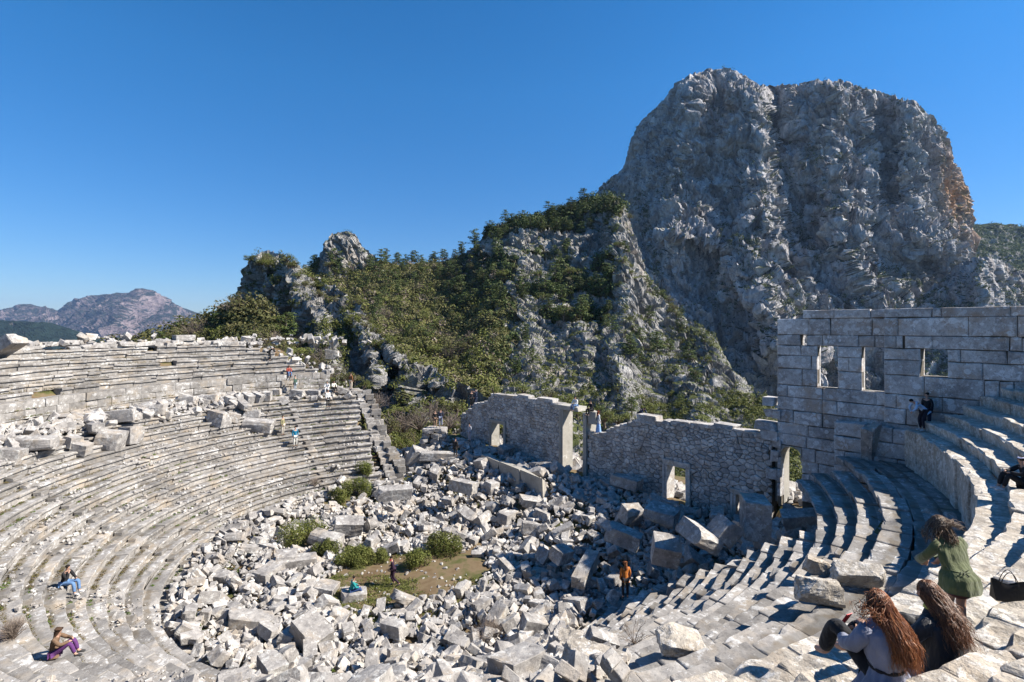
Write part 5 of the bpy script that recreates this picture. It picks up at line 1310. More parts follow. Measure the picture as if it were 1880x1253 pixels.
scrub("s10", "mid", 1300, 2.2, M_pine, 10, 30, -.9, poly=lambda x, y: (in_wood(x, y) > 0) & (x > 900) & (y > 450), kind_name="woodland", leafn=14)
scrub("s11", "mid", 1200, 2.4, M_bush, 11, 26, -.1, poly=lambda x, y: (in_wood(x, y) > 0) & (x < 900), kind_name="woodland", leafn=14)

scrub("s12", "mid", 900, 2.0, M_bare, 12, 22, .0, poly=lambda x, y: (in_wood(x, y) > 0) & (x < 920), kind_name="woodland", leafn=16)

def near_line(segs, w_):
    def f(x, y):
        m = np.zeros(x.shape, bool)
        for (x0, y0), (x1, y1) in segs:
            t_ = np.clip(((x - x0) * (x1 - x0) + (y - y0) * (y1 - y0)) / ((x1 - x0) ** 2 + (y1 - y0) ** 2), 0, 1)
            m |= np.hypot(x - x0 - t_ * (x1 - x0), y - y0 - t_ * (y1 - y0)) < w_ * (1 + .6 * vnoise(np.stack([x * .05, y * .05, x * 0], -1), 4))
        return m
    return f
scrub("s13", "solymos", 1500, 4.4, M_pine, 13, 40, -.35, poly=near_line([((1405, 235), (1450, 262)), ((1450, 262), (1530, 300)), ((1590, 255), (1620, 350)), ((1440, 400), (1500, 480)), ((1265, 415), (1400, 470)), ((1610, 500), (1760, 560)), ((1440, 560), (1420, 500)), ((1530, 545), (1700, 590)), ((1100, 345), (1180, 380)), ((1190, 400), (1210, 540))], 13), leafn=14)
scatter_trees("mid", [(1010, 450), (1130, 480), (1240, 600), (1330, 700), (1200, 700), (1060, 600)], 34, ['pine', 'bush', 'pine'], (2.6, 5), lab("on the long karst slope falling to the stage wall"), "trees on the long karst slope", 1.1, 21)
scatter_trees("mid", [(1136, 372), (1160, 420), (1185, 490), (1260, 575), (1230, 590), (1150, 520), (1120, 430)], 26, ['pine', 'bush', 'oliv'], (3, 5), lab("near the sharp right edge of the middle ridge"), "trees near the right edge of the ridge", 1.2, 23)
scatter_trees("crag", [(570, 492), (705, 488), (705, 505), (570, 510)], 16, ['pine', 'oliv', 'bush'], (5, 9), lab("at the foot of the pale crag"), "trees at the foot of the pale crag", 1.2, 22)

# ---------------------------------------------------------------- labels that single out each of the many
W20 = "first second third fourth fifth sixth seventh eighth ninth tenth eleventh twelfth thirteenth fourteenth fifteenth sixteenth seventeenth eighteenth nineteenth twentieth".split()
T10 = {2: "twenty", 3: "thirty", 4: "forty", 5: "fifty", 6: "sixty", 7: "seventy", 8: "eighty", 9: "ninety"}
def ordn(i):
    if i < 20: return W20[i]
    t_, u_ = divmod(i + 1, 10)
    return {2: "twentieth", 3: "thirtieth", 4: "fortieth", 5: "fiftieth", 6: "sixtieth", 7: "seventieth", 8: "eightieth", 9: "ninetieth"}[t_] if u_ == 0 else T10[t_] + "-" + W20[u_ - 1]
LM = [(-6.6, 28.7, "grassy clearing"), (-13.4, 33.5, "largest green bush"), (5.6, 25.6, "figure in orange"), (-4.4, 33.5, "right green bush"), (3.9, 26.5, "long tilted beam block"), (6.3, 24.3, "largest tilted slab"), (4.9, 40.0, "central doorway"), (-2.9, 44.5, "small left doorway"), (-1.0, 17.0, "dense grey leafless shrub"), (-12.0, 24.0, "rough white boulder"), (-6.5, 49.0, "ruined pier"), (-10.5, 42.0, "green bush below the row ends"), (1.0, 9.5, "bottom edge of the photo"), (9.5, 29.0, "right framed doorway"), (-15.0, 29.0, "left edge of the rubble")]
bk = {}
for o, sh in FB:
    x, y = o.location.x, o.location.y
    d, lx, ly, nm = min(((x - a) ** 2 + (y - b) ** 2, a, b, n_) for a, b, n_ in LM)
    dr = ("right of" if x > lx else "left of") if abs(x - lx) > abs(y - ly) else ("beyond" if y > ly else "in front of")
    bk.setdefault((sh, dr, nm), []).append((d, o))
for (sh, dr, nm), L_ in bk.items():
    for i, (d, o) in enumerate(sorted(L_, key=lambda q: q[0])): o['label'] = f"{ordn(i)} nearest {sh} fallen block {dr} the {nm}"
def by_px(L_, fmt):
    for i, o in enumerate(sorted(L_, key=lambda o: o.location.x / o.location.y)): o['label'] = fmt.format(ordn(i))
by_px([o for o in WB if o.get('group')], "{} loose grey block from the left along the left walkway")
by_px(RS, "{} white weathered stone from the left on the left tiers' top rim")
TG = {}
for o in list(col.objects):
    if o.get('category') in ('pine', 'shrub') and o.get('group'): TG.setdefault(o['label'], []).append(o)
for lb, L_ in TG.items():
    if len(L_) > 1: by_px(L_, "{} " + lb.replace("dark green pine", "pine from left").replace("green rounded shrub", "green shrub from left").replace("brownish green shrub", "brownish shrub from left").replace("bare greyish brown tree", "bare tree from left"))
# ---------------------------------------------------------------- people
def skin_mesh(name, pts, edges, mat, sub=1, root=0):
    me = bpy.data.meshes.new(name); me.from_pydata([p[0] for p in pts], edges, []); me.update()
    o = bpy.data.objects.new("tmp", me); col.objects.link(o)
    md = o.modifiers.new("s", 'SKIN'); md.use_smooth_shade = True; md.branch_smoothing = .6
    if not me.skin_vertices: me.skin_vertices.new() if hasattr(me.skin_vertices, 'new') else None
    sv = me.skin_vertices[0].data
    for i, p in enumerate(pts):
        r = p[1]; sv[i].radius = (r, r) if not hasattr(r, '__len__') else r
        sv[i].use_root = (i == root)
    ms = o.modifiers.new("b", 'SUBSURF'); ms.levels = sub; ms.render_levels = sub
    dg = bpy.context.evaluated_depsgraph_get(); ev = o.evaluated_get(dg)
    m2 = bpy.data.meshes.new_from_object(ev); m2.name = name
    bpy.data.objects.remove(o); bpy.data.meshes.remove(me)
    m2.materials.clear(); m2.materials.append(mat)
    for p in m2.polygons: p.use_smooth = True
    return m2
_cl = {}
def cloth(c, rough=0.9):
    k = tuple(round(x, 3) for x in c)
    if k not in _cl: _cl[k] = plain_mat("cloth", c, rough, .18, 14, bump=.01)
    return _cl[k]
M_skin = plain_mat("skin", (0.42, 0.25, 0.18), .6, .08, 8)
M_hairs = {}
POSES = {
 'stand': dict(pel=(0, 0, .93), wai=(0, 0, 1.08), che=(0, .0, 1.30), nec=(0, .0, 1.47), hea=(0, .02, 1.61), sh=(.17, 0, 1.42), el=(.23, -.02, 1.14), wr=(.22, .08, .90), ha=(.21, .12, .82), hi=(.10, 0, .90), kn=(.11, .02, .50), an=(.11, -.02, .09), to=(.13, .14, .04)),
 'phone': dict(pel=(0, 0, .93), wai=(0, 0, 1.08), che=(0, .0, 1.30), nec=(0, .02, 1.47), hea=(0, .05, 1.60), sh=(.17, 0, 1.42), el=(.24, .10, 1.20), wr=(.10, .30, 1.40), ha=(.05, .34, 1.46), hi=(.10, 0, .90), kn=(.11, .02, .50), an=(.11, -.02, .09), to=(.13, .14, .04)),
 'sit': dict(pel=(0, 0, .12), wai=(0, .02, .26), che=(0, .07, .47), nec=(0, .11, .63), hea=(0, .15, .76), sh=(.17, .08, .58), el=(.25, .18, .33), wr=(.12, .38, .26), ha=(.06, .44, .27), hi=(.09, .03, .12), kn=(.13, .46, .17), an=(.12, .50, -.26), to=(.13, .66, -.30)),
 'knees': dict(pel=(0, 0, .12), wai=(0, -.02, .26), che=(0, .02, .46), nec=(0, .08, .62), hea=(0, .12, .75), sh=(.17, .04, .57), el=(.24, .22, .40), wr=(.10, .42, .42), ha=(.04, .45, .40), hi=(.09, .03, .10), kn=(.12, .44, .38), an=(.10, .56, -.02), to=(.11, .72, -.06)),
 'bent': dict(pel=(0, -.12, .92), wai=(0, -.02, 1.05), che=(0, .18, 1.20), nec=(0, .34, 1.30), hea=(0, .45, 1.33), sh=(.17, .26, 1.26), el=(.22, .38, 1.02), wr=(.16, .50, .88), ha=(.12, .54, .82), hi=(.10, -.12, .89), kn=(.11, .03, .50), an=(.11, -.04, .09), to=(.13, .12, .04)),
 'walk': dict(pel=(0, 0, .92), wai=(0, .02, 1.06), che=(0, .06, 1.28), nec=(0, .09, 1.44), hea=(0, .12, 1.58), sh=(.17, .05, 1.40), el=(.25, .0, 1.14), wr=(.20, .20, 1.05), ha=(.17, .27, 1.05), hi=(.10, 0, .89), kn=(.11, .14, .52), an=(.11, -.05, .12), to=(.13, .10, .05)),
}
def person(p, pose, face, top, legs, hair, label, size=1.0, shoes=(.05, .05, .05), long=False, skirt=False, group=None, extras=None, asym=None):
    J = {k: np.array(v, float) for k, v in POSES[pose].items()}
    def m(v, s): return (v[0] * s, v[1], v[2])
    o = None
    L = dict()
    for s in (-1, 1):
        for k in ('sh', 'el', 'wr', 'ha', 'hi', 'kn', 'an', 'to'):
            v = J[k].copy(); v[0] *= s
            if pose == 'walk' and s < 0 and k in ('kn', 'an', 'to'): v[1] -= {'kn': .14, 'an': .30, 'to': .28}[k]
            if asym and (k, s) in asym: v = np.array(asym[(k, s)], float)
            L[(k, s)] = v
    T = lambda v: tuple(v)
    pts = [(T(J['pel']), (.13, .10)), (T(J['wai']), (.11, .085)), (T(J['che']), (.14, .10)), (T(J['nec']), .05), (T(J['nec'] * .45 + J['hea'] * .55), .055), (T(J['hea']), (.075, .088)), (T(J['hea'] + np.array([0, 0, .075])), (.06, .07))]
    E_ = [(0, 1), (1, 2), (2, 3), (3, 4), (4, 5), (5, 6)]
    for s in (-1, 1):
        b = len(pts); pts += [(T(L[('sh', s)]), .055), (T(L[('el', s)]), .04), (T(L[('wr', s)]), .028), (T(L[('ha', s)]), (.035, .018))]; E_ += [(2, b), (b, b + 1), (b + 1, b + 2), (b + 2, b + 3)]
        b = len(pts); pts += [(T(L[('hi', s)]), .08), (T(L[('kn', s)]), .055), (T(L[('an', s)]), .038), (T(L[('to', s)]), .03)]; E_ += [(0, b), (b, b + 1), (b + 1, b + 2), (b + 2, b + 3)]
    o = link("person", skin_mesh("person", pts, E_, M_skin), None, p, (0, 0, face), (size, size, size)); tag(o, label, "person", group)
    # top
    hem = J['pel'] + (J['pel'] - J['wai']) * (.35 if pose not in ('sit', 'knees') else .1)
    pts = [(T(J['pel']), (.165, .13)), (T(J['wai']), (.15, .115)), (T(J['che']), (.17, .125)), (T(J['nec'] - (J['nec'] - J['che']) * .25), (.085, .075)), (T(hem), (.165, .13))]; E_ = [(0, 1), (1, 2), (2, 3), (0, 4)]
    for s in (-1, 1):
        b = len(pts); pts += [(T(L[('sh', s)]), .078), (T(L[('el', s)]), .06), (T(L[('wr', s)]), .043)]; E_ += [(2, b), (b, b + 1), (b + 1, b + 2)]
    link("jacket", skin_mesh("jacket", pts, E_, cloth(top)), o)
    if skirt:
        mb = MB(); n = 16; rows = []
        hp = J['pel']
        for t_ in np.linspace(0, 1, 7):
            c = hp * (1 - t_) + np.array([0, hp[1] * .3, .06]) * t_; rx = .13 + .13 * t_
            rows.append([[c[0] + rx * math.cos(a) * (1 + .06 * t_ * math.sin(a * 5)), c[1] + rx * .85 * math.sin(a) * (1 + .06 * t_ * math.sin(a * 5)), c[2]] for a in np.linspace(0, 2 * math.pi, n, endpoint=False)])
        mb.grid(np.array(rows), wrap=True); link("skirt", mb.mesh("skirt", cloth(legs), True), o)
    else:
        pts = [(T(J['pel']), (.155, .12))]; E_ = []
        for s in (-1, 1):
            b = len(pts); pts += [(T(L[('hi', s)]), .098), (T(L[('kn', s)]), .074), (T(L[('an', s)] + (L[('kn', s)] - L[('an', s)]) * .08), .055)]; E_ += [(0, b), (b, b + 1), (b + 1, b + 2)]
        link("trousers", skin_mesh("trousers", pts, E_, cloth(legs)), o)
    for s in (-1, 1):
        a_, t_ = L[('an', s)], L[('to', s)]
        link("shoe", skin_mesh("shoe", [(T(a_ + (a_ - t_) * .25 + np.array([0, 0, -.04])), .045), (T(a_ * .5 + t_ * .5 + np.array([0, 0, -.005])), (.05, .045)), (T(t_ + (t_ - a_) * .2), (.045, .03))], [(0, 1), (1, 2)], cloth(shoes)), o)
    h = J['hea']; bk = np.array([0, -.02, 0])
    pts = [(T(h + np.array([0, -.03, -.02])), (.088, .088)), (T(h + np.array([0, -.012, .05])), (.088, .095)), (T(h + np.array([0, .015, .10])), (.065, .07))]; E_ = [(0, 1), (1, 2)]
    if long: pts += [(T(h + np.array([0, -.09, -.12])), (.085, .05)), (T(h + np.array([.02, -.12, -.28])), (.09, .04))]; E_ += [(0, 3), (3, 4)]
    link("hair", skin_mesh("hair", pts, E_, cloth(hair)), o)
    if extras: extras(o, J, L)
    return o
def toward(x, y): return math.atan2(-x, y)          # yaw that makes local +Y look along (x, y)
BLK_, WHT, JEAN = (.02, .02, .022), (.62, .62, .60), (.10, .17, .30)
def at_foot(px, py): return hit(px, py)
inw = lambda x, y: toward(CX - x, CY - y)
# left tiers, near
x, y, z = hit(100, 1208); person((x, y, z + .04), 'knees', toward(1, .35), (.15, .095, .06), (.10, .035, .13), (.06, .035, .022), "person in brown fur jacket and purple leggings sitting on the bottom left seats", 1.02, long=True)
x, y, z = hit(118, 1078); person((x, y, z + .03), 'sit', toward(1, .05), BLK_, (.11, .20, .36), (.015, .012, .01), "person in black jacket and blue jeans sitting alone on the left tiers", 1.05, shoes=(.6, .6, .6), asym={('wr', 1): (.10, .26, .58), ('ha', 1): (.05, .22, .68), ('el', 1): (.2, .24, .36)})
def scarf(o, J, L):
    pts = [(tuple(J['nec'] + np.array([-.07, .05, .02])), .05), (tuple(J['nec'] + np.array([0, .09, .03])), .055), (tuple(J['nec'] + np.array([.08, .03, .03])), .05)]
    link("scarf", skin_mesh("scarf", pts, [(0, 1), (1, 2)], cloth((.55, .03, .05))), o)
x, y, z = hit(722, 1076); person((x, y, z), 'walk', toward(-1, -.2), (.03, .015, .03), (.03, .015, .03), (.02, .012, .01), "person in dark clothes with a red scarf walking across the grassy clearing", .98, extras=scarf)
p = ray(645, 1088, 26.8); person((p[0], p[1], p[2] - .02), 'sit', toward(.9, .5), (.02, .22, .22), (.03, .06, .16), (.02, .015, .012), "person in teal jacket and blue trousers sitting on a block beside the clearing", 1.0)
x, y, z = ray(1148, 1099, 23.3); person((x, y, z), 'stand', toward(-.2, 1), (.42, .14, .03), (.015, .015, .02), (.16, .06, .025), "person in an orange brown jacket standing at the lower end of the right seats", 1.0, long=True)
# left tiers, far
x, y, z = hit(542, 824); person((x, y, z), 'stand', inw(x, y), (.01, .13, .22), (.55, .53, .48), (.02, .015, .012), "person in a teal blue vest and pale trousers standing on the left tiers", 1.03)
x, y, z = hit(519, 800); person((x, y, z), 'stand', inw(x, y) + .6, (.22, .20, .11), (.42, .38, .32), (.02, .015, .012), "person in a khaki jacket standing right of the broad smooth block", 1.04)
x, y, z = hit(602, 754); person((x, y, z), 'stand', inw(x, y) + .4, WHT, BLK_, (.02, .015, .012), "person in white top and black trousers standing high on the lower left tiers", 1.03)
x, y, z = hit(601, 722); person((x, y, z + .3), 'sit', inw(x, y) - .4, WHT, (.5, .5, .5), (.03, .02, .015), "seated person all in white at the left end of the walkway", 1.0)
x, y, z = hit(612, 722); person((x, y, z + .3), 'sit', inw(x, y) + .3, (.58, .56, .5), BLK_, (.02, .015, .012), "seated person in cream top and black trousers beside the one all in white", 1.0)
x, y, z = hit(644, 716); person((x, y, z), 'stand', inw(x, y) + 2.2, (.20, .085, .035), (.50, .42, .33), (.02, .015, .012), "person in brown jacket and beige trousers standing at the walkway's left end", 1.05)
x, y, a = on_ring(26.3, 530); person((x, y, ZU0 + .02), 'sit', inw(x, y), (.32, .07, .05), JEAN, (.05, .02, .012), "person in a reddish top sitting on the walkway wall with legs hanging", 1.0, long=True)
x, y, z = hit(542, 722); person((x, y, z), 'stand', toward(-1, .1), (.05, .09, .07), (.30, .33, .36), (.015, .012, .01), "person with a dark green jacket standing beside the one on the walkway wall", 1.05)
x, y, a = on_ring(28.3, 496); person((x, y, surf(x, y)), 'bent', toward(1, .2), BLK_, BLK_, (.015, .012, .01), "person in black on the upper left tiers near the ruined corner", 1.02)
# ruined pier and stage wall
p = ray(799, 785, 50.3); person((p[0], p[1], p[2]), 'stand', toward(.3, -1), BLK_, (.35, .22, .15), (.015, .012, .01), "left one of two people on the ruined pier, in a black coat", 1.0)
p = ray(809, 784, 50.0); person((p[0], p[1], p[2]), 'stand', toward(-.2, 1), (.03, .035, .06), (.22, .25, .33), (.015, .012, .01), "right one of two people on the ruined pier, in dark blue and grey jeans", 1.05)
def on_wall(px, py, off=-.4): u_, z_ = uz(px, py); q_ = wp(u_, z_, off); return (q_[0], q_[1], q_[2])
aw = toward(-A[0], -A[1])
person(tuple(wp(uz(1055, 766)[0], H2[3] + .36, -.2)), 'sit', aw, WHT, JEAN, (.02, .015, .012), "person in white sweater and jeans sitting on the central door lintel", 1.0)
person(tuple(wp(H2[1] + .62, -6.7, -.2)), 'sit', aw, BLK_, BLK_, (.012, .01, .01), "person in black sitting beside the central doorway lintel end", 1.0)
person(on_wall(1093, 797), 'stand', aw + 2.6, (.5, .52, .55), (.22, .36, .60), (.20, .05, .02), "red haired person in a long light blue skirt standing on the stage wall", 1.03, long=True, skirt=True)
person(on_wall(1162, 784, -1.0), 'bent', aw + 1.4, (.02, .03, .06), (.02, .03, .05), (.012, .01, .01), "person in dark blue climbing behind the thick block on the stage wall", .95)
person(on_wall(868, 745, -.4), 'phone', aw, (.03, .04, .07), (.03, .04, .07), (.012, .01, .01), "person in dark blue taking a photo at the left end of the stage wall", .98)
person(on_wall(853, 748, -.9), 'stand', aw + 1.2, BLK_, BLK_, (.012, .01, .01), "person in black behind the left end of the stage wall", .98)
p = ray(836, 834, 45.5); person((p[0], p[1], float(ground_h(p[0], p[1])) + .6), 'stand', toward(.4, 1), (.04, .035, .03), (.04, .035, .03), (.012, .01, .01), "person in dark clothes in the shade below the left end of the stage wall", 1.0)
p = ray(862, 814, 47.5); person((p[0], p[1], float(ground_h(p[0], p[1])) + .9), 'stand', aw, (.30, .32, .36), (.28, .30, .36), (.02, .015, .012), "person in light clothes in the shade beside the small left doorway", 1.0)
# right walkway wall
x, y = wp(uz(1703, 790)[0], 0, 1.35)[:2]; zz = surf(x, y)
zz = ZU0 - .02
person((x, y, zz), 'bent', toward(-1, .1), (.36, .48, .62), (.02, .02, .03), (.015, .012, .01), "person in a light blue denim jacket bending forward by the tall wall", 1.04, shoes=(.5, .5, .5), asym={('wr', 1): (.18, .3, .8), ('ha', 1): (.18, .32, .72)})
person((x + .55, y + .35, zz), 'stand', toward(-1, -.2), BLK_, (.02, .03, .05), (.015, .012, .01), "person in black standing just behind the one in light blue denim", 1.02)
p = ray(1884, 806, 13.8); jx = surf(p[0], p[1]); 
def cap(o, J, L):
    link("cap", skin_mesh("cap", [(tuple(J['hea'] + np.array([0, -.01, .04])), (.105, .105)), (tuple(J['hea'] + np.array([0, 0, .10])), (.09, .09))], [(0, 1)], cloth((.62, .60, .72))), o)
pq = [(p[0] + dx, p[1] + dy) for dx in (0,) for dy in (0,)][0]
person((p[0], p[1], jx + .02), 'knees', toward(-1, .3), BLK_, BLK_, (.02, .015, .012), "person in a white cap and black clothes sitting at the right edge of the photo", 1.0, extras=cap, shoes=(.5, .5, .5))

# ---------------------------------------------------------------- three people in front, right
def garment_mat(name, c, rough=.85, sheen=0.3, weave=220):
    m, t, b = nt(name, rough, .25); tc = N(t, "ShaderNodeTexCoord"); P = tc.outputs["Object"]
    n1 = noise(t, P, 5, 4); n2 = noise(t, P, weave, 2)
    cc = ramp(t, math_(t, 'ADD', math_(t, 'MULTIPLY', n1, .7), math_(t, 'MULTIPLY', n2, .3)), [(0.3, tuple(x * .75 for x in c)), (0.7, tuple(x * 1.2 for x in c))]); t.links.new(cc, b.inputs["Base Color"])
    b.inputs["Sheen Weight"].default_value = sheen
    bp = N(t, "ShaderNodeBump"); bp.inputs["Distance"].default_value = .035; bp.inputs["Strength"].default_value = .9; mpx = N(t, "ShaderNodeMapping"); mpx.inputs["Scale"].default_value = (1.6, 1.6, .55); t.links.new(P, mpx.inputs[0]); t.links.new(noise(t, mpx.outputs[0], 8, 3, .5), bp.inputs["Height"]); t.links.new(bp.outputs[0], b.inputs["Normal"])
    return m
def hair_mat(name, a, b_, c):
    m, t, b = nt(name, .42, .5); g = N(t, "ShaderNodeNewGeometry")
    t.links.new(ramp(t, g.outputs["Random Per Island"], [(0, a), (.5, b_), (1, c)]), b.inputs["Base Color"]); return m
M_aub = hair_mat("auburn_hair", (.13, .040, .015), (.24, .080, .027), (.36, .15, .055))
M_aub2 = hair_mat("chestnut_hair", (.07, .028, .014), (.18, .07, .028), (.32, .15, .065))
M_brn = hair_mat("brown_hair", (.05, .03, .018), (.12, .07, .04), (.26, .17, .09))
def loft(mb, rings, n=40, fold=0.0, fk=7, seed=0, cap=True):
    """rings: (centre, half width, half depth, roll-yaw, fold strength)"""
    G = []
    for i, (c, a, b_, yaw, fs) in enumerate(rings):
        th = np.linspace(0, 2 * math.pi, n, endpoint=False); ph = seed * 1.7 + i * .12
        f = 1 + fs * (np.sin(th * fk + ph + .6 * np.sin(th * 2 + i * .3)) * .6 + .4 * np.sin(th * (fk * 2 - 3) - ph * 1.4) + .5 * vnoise(np.stack([np.cos(th) * 2.2, np.sin(th) * 2.2, th * 0 + i * .35], -1), seed))
        x = a * np.sign(np.cos(th)) * np.abs(np.cos(th)) ** .85 * f; y = b_ * np.sign(np.sin(th)) * np.abs(np.sin(th)) ** .85 * f
        G.append(np.stack([c[0] + x * math.cos(yaw) - y * math.sin(yaw), c[1] + x * math.sin(yaw) + y * math.cos(yaw), np.full(n, c[2])], -1))
    G = np.array(G); base = mb.n; mb.grid(G, wrap=True)
    if cap:
        for i0, r0 in ((0, G[0]), (len(rings) - 1, G[-1])):
            mb.add([r0.mean(0)]); ci = mb.n - 1
            mb.t.append(np.array([[base + i0 * n + k, base + i0 * n + (k + 1) % n, ci] for k in range(n)]))
def cat_rings(rings, m=4):
    out = []
    for i in range(len(rings) - 1):
        a, b_ = rings[i], rings[i + 1]
        for k in range(m):
            t_ = k / m; out.append((np.array(a[0]) * (1 - t_) + np.array(b_[0]) * t_, *[a[j] * (1 - t_) + b_[j] * t_ for j in range(1, 5)]))
    out.append((np.array(rings[-1][0]), *rings[-1][1:])); return out
def head_mesh(o, c, R_, yaw, pitch=0.0):
    """head with brow, nose, lips, chin, ears; looks along local +Y before the yaw."""
    n, mth = 36, 28; G = []
    for i in range(mth + 1):
        v = math.pi * i / mth; row = []
        for j in range(n):
            u_ = 2 * math.pi * j / n; x = math.sin(v) * math.sin(u_); y = math.sin(v) * math.cos(u_); z = math.cos(v)
            X, Y_, Z = x * .80, y * .95, z * 1.18
            if z < -.15: X *= 1 - .38 * (-.15 - z); Y_ = Y_ * (1 - .15 * (-.15 - z)) + .10 * (-.15 - z)
            f = max(0, y) ** 3
            def bump(zc, w, hw, xc=0): return math.exp(-((Z - zc) / w) ** 2) * math.exp(-((X - xc) / hw) ** 2) * f
            Y_ += .26 * bump(-.22, .13, .12) + .14 * bump(-.05, .20, .09) + .06 * bump(.14, .07, .45) - .09 * bump(.0, .10, .14, .27) - .09 * bump(.0, .10, .14, -.27) + .08 * bump(-.52, .045, .22) + .07 * bump(-.62, .05, .18) + .13 * bump(-.92, .14, .22) - .04 * bump(-.43, .04, .2)
            row.append([X, Y_, Z])
        G.append(row)
    G = np.array(G) * R_
    M_ = np.array(Euler((pitch, 0, yaw)).to_matrix()); G = G @ M_.T + np.array(c)
    mb = MB(); mb.grid(G, wrap=True)
    for s in (-1, 1):
        e = np.array([s * .80 * R_, -.02 * R_, -.08 * R_]) @ M_.T + np.array(c)
        d = np.array([0, -.05, .2]) @ M_.T * R_
        mb.tube([e - d, e + d * .2, e + d], [.10 * R_, .17 * R_, .08 * R_], 8)
    return link("head", mb.mesh("head", M_skin, True), o)
def strands(mb, c, R_, n, path, rs, wave=.02, rad=.0045, back=(0, -1, 0), spread=1.0, hemi=.15, loose=.03, ln=(.75, 1.1)):
    """hair locks: roots on the scalp, then they follow the given path offsets."""
    c = np.array(c, float); path = np.array(path, float); bk = np.array(back, float)
    k = 0
    bk = bk / np.linalg.norm(bk)
    while k < n:
        d = rs.normal(size=3); d /= np.linalg.norm(d)
        if d[2] < -.45 or (d @ bk < -hemi * 3 and d[2] < .45): continue
        k += 1; root = c + d * np.array([.86, .98, 1.20]) * R_ * 1.02
        side = d - bk * (d @ bk); ph = rs.uniform(0, 6.3); wf = rs.uniform(1.2, 2.4); l_ = rs.uniform(*ln)
        pts = [root]
        q0 = root + d * .02; off = (root - c) * np.array([1, 1, .35]) * rs.uniform(.45, 1.0) * spread
        m_ = len(path)
        fine = np.linspace(0, (m_ - 1) * l_, 11)[1:]
        for s_ in fine:
            i = min(int(s_), m_ - 2); f = s_ - i; pp = path[i] * (1 - f) + path[i + 1] * f
            a = min(1, s_ / 1.3); p_ = (c + pp + off * (1 + .25 * s_)) * a + (root + d * .03 + pp * .4) * (1 - a)
            # stay outside the skull
            v = p_ - c; Ln = np.linalg.norm(v / np.array([.86, .98, 1.2])); 
            if Ln < R_ * 1.04: v = v * (R_ * 1.06 / Ln); p_ = c + v
            w_ = wave * min(1, s_ / 1.5)
            p_ = p_ + np.array([math.sin(s_ * wf * 2.2 + ph), math.cos(s_ * wf * 1.9 + ph), .5 * math.sin(s_ * wf * 2.6 + ph)]) * w_ + rs.normal(size=3) * loose * .12 * s_
            pts.append(p_)
        r_ = rad * rs.uniform(.5, 1.4)
        mb.tube(pts, [r_ * .7] + [r_] * (len(pts) - 3) + [r_ * .7, r_ * .2], 4, cap=False)
def fingers(o, wrist, dirv, up, mat=None, s=1.0, curl=.5):
    """palm with four unequal bent fingers and a thumb leaving its side."""
    w_ = np.array(wrist, float); d = np.array(dirv, float); d /= np.linalg.norm(d); u_ = np.array(up, float); u_ -= d * (u_ @ d); u_ /= np.linalg.norm(u_); sd = np.cross(d, u_)
    mb = MB(); mb.tube([w_ - d * .03, w_ + d * .02 * s, w_ + d * .085 * s], [.026 * s, .034 * s, .036 * s], 8)
    for i, L_ in enumerate((.062, .074, .068, .052)):
        b_ = w_ + d * .075 * s + sd * (i - 1.5) * .019 * s; a = b_ + d * L_ * .45 * s - u_ * curl * .012; e = a + d * L_ * .3 * s - u_ * curl * .03; f = e + d * L_ * .12 * s - u_ * curl * .03
        mb.tube([b_, a, e, f], [.0095 * s, .009 * s, .008 * s, .006 * s], 6)
    b_ = w_ + d * .02 * s - sd * .03 * s; mb.tube([b_, b_ - sd * .028 * s + d * .025 * s - u_ * .01, b_ - sd * .03 * s + d * .055 * s - u_ * .02], [.013 * s, .011 * s, .008 * s], 6)
    return link("hand", mb.mesh("hand", M_skin, True), o)

# --- person in the grey coat: sits with knees up, seen from behind
rs = np.random.RandomState(5)
gp = ray(1628, 1264, 5.0); gx0, gy0, gz0 = gp[0], gp[1], gp[2]
gyaw = toward(-.2, 1)
pts = [((0, 0, .10), (.15, .12)), ((0, .02, .28), (.12, .10)), ((0, .05, .50), (.14, .10)), ((0, .08, .64), .05)]
E_ = [(0, 1), (1, 2), (2, 3)]
for s in (-1, 1):
    b = len(pts); pts += [((s * .16, .05, .57), .045), ((s * .25, .17, .36), .042), ((s * .14, .36, .34), .03)]; E_ += [(2, b), (b, b + 1), (b + 1, b + 2)]
    b = len(pts); pts += [((s * .10, .04, .10), .08), ((s * .15, .44, .40), .06), ((s * .13, .62, .0), .045), ((s * .13, .76, -.05), .035)]; E_ += [(0, b), (b, b + 1), (b + 1, b + 2), (b + 2, b + 3)]
g = link("person", skin_mesh("person", pts, E_, M_skin, 2), None, (gx0, gy0, gz0), (0, 0, gyaw)); tag(g, "person with long auburn hair in a belted grey coat, seated nearest the camera", "person")
M_grey = garment_mat("grey_wool", (.19, .20, .26)); M_black = garment_mat("black_cloth", (.012, .012, .014), .8, .1); M_bjack = garment_mat("black_jacket", (.022, .022, .024), .55, .2); M_green = garment_mat("olive_parka", (.085, .10, .036), .8)
mb = MB()
loft(mb, cat_rings([((0, .08, .665), .055, .055, 0, 0), ((0, .075, .635), .09, .075, 0, .0), ((0, .06, .60), .165, .095, 0, .01), ((0, .05, .55), .215, .125, 0, .02), ((0, .03, .44), .215, .14, 0, .035), ((0, .01, .32), .19, .13, 0, .05), ((0, 0, .245), .165, .12, 0, .06), ((0, 0, .21), .165, .12, 0, .06), ((0, -.01, .12), .225, .17, 0, .09), ((0, -.02, .02), .27, .22, 0, .11), ((0, -.02, -.12), .31, .27, 0, .13), ((0, -.02, -.26), .34, .30, 0, .14)], 5), 72, fk=8, seed=2)
for s in (-1, 1): 
    mb.tube([(s * .15, .06, .585), (s * .215, .07, .50), (s * .255, .14, .38), (s * .235, .25, .33), (s * .15, .36, .345)], [.075, .082, .075, .068, .058], 12)
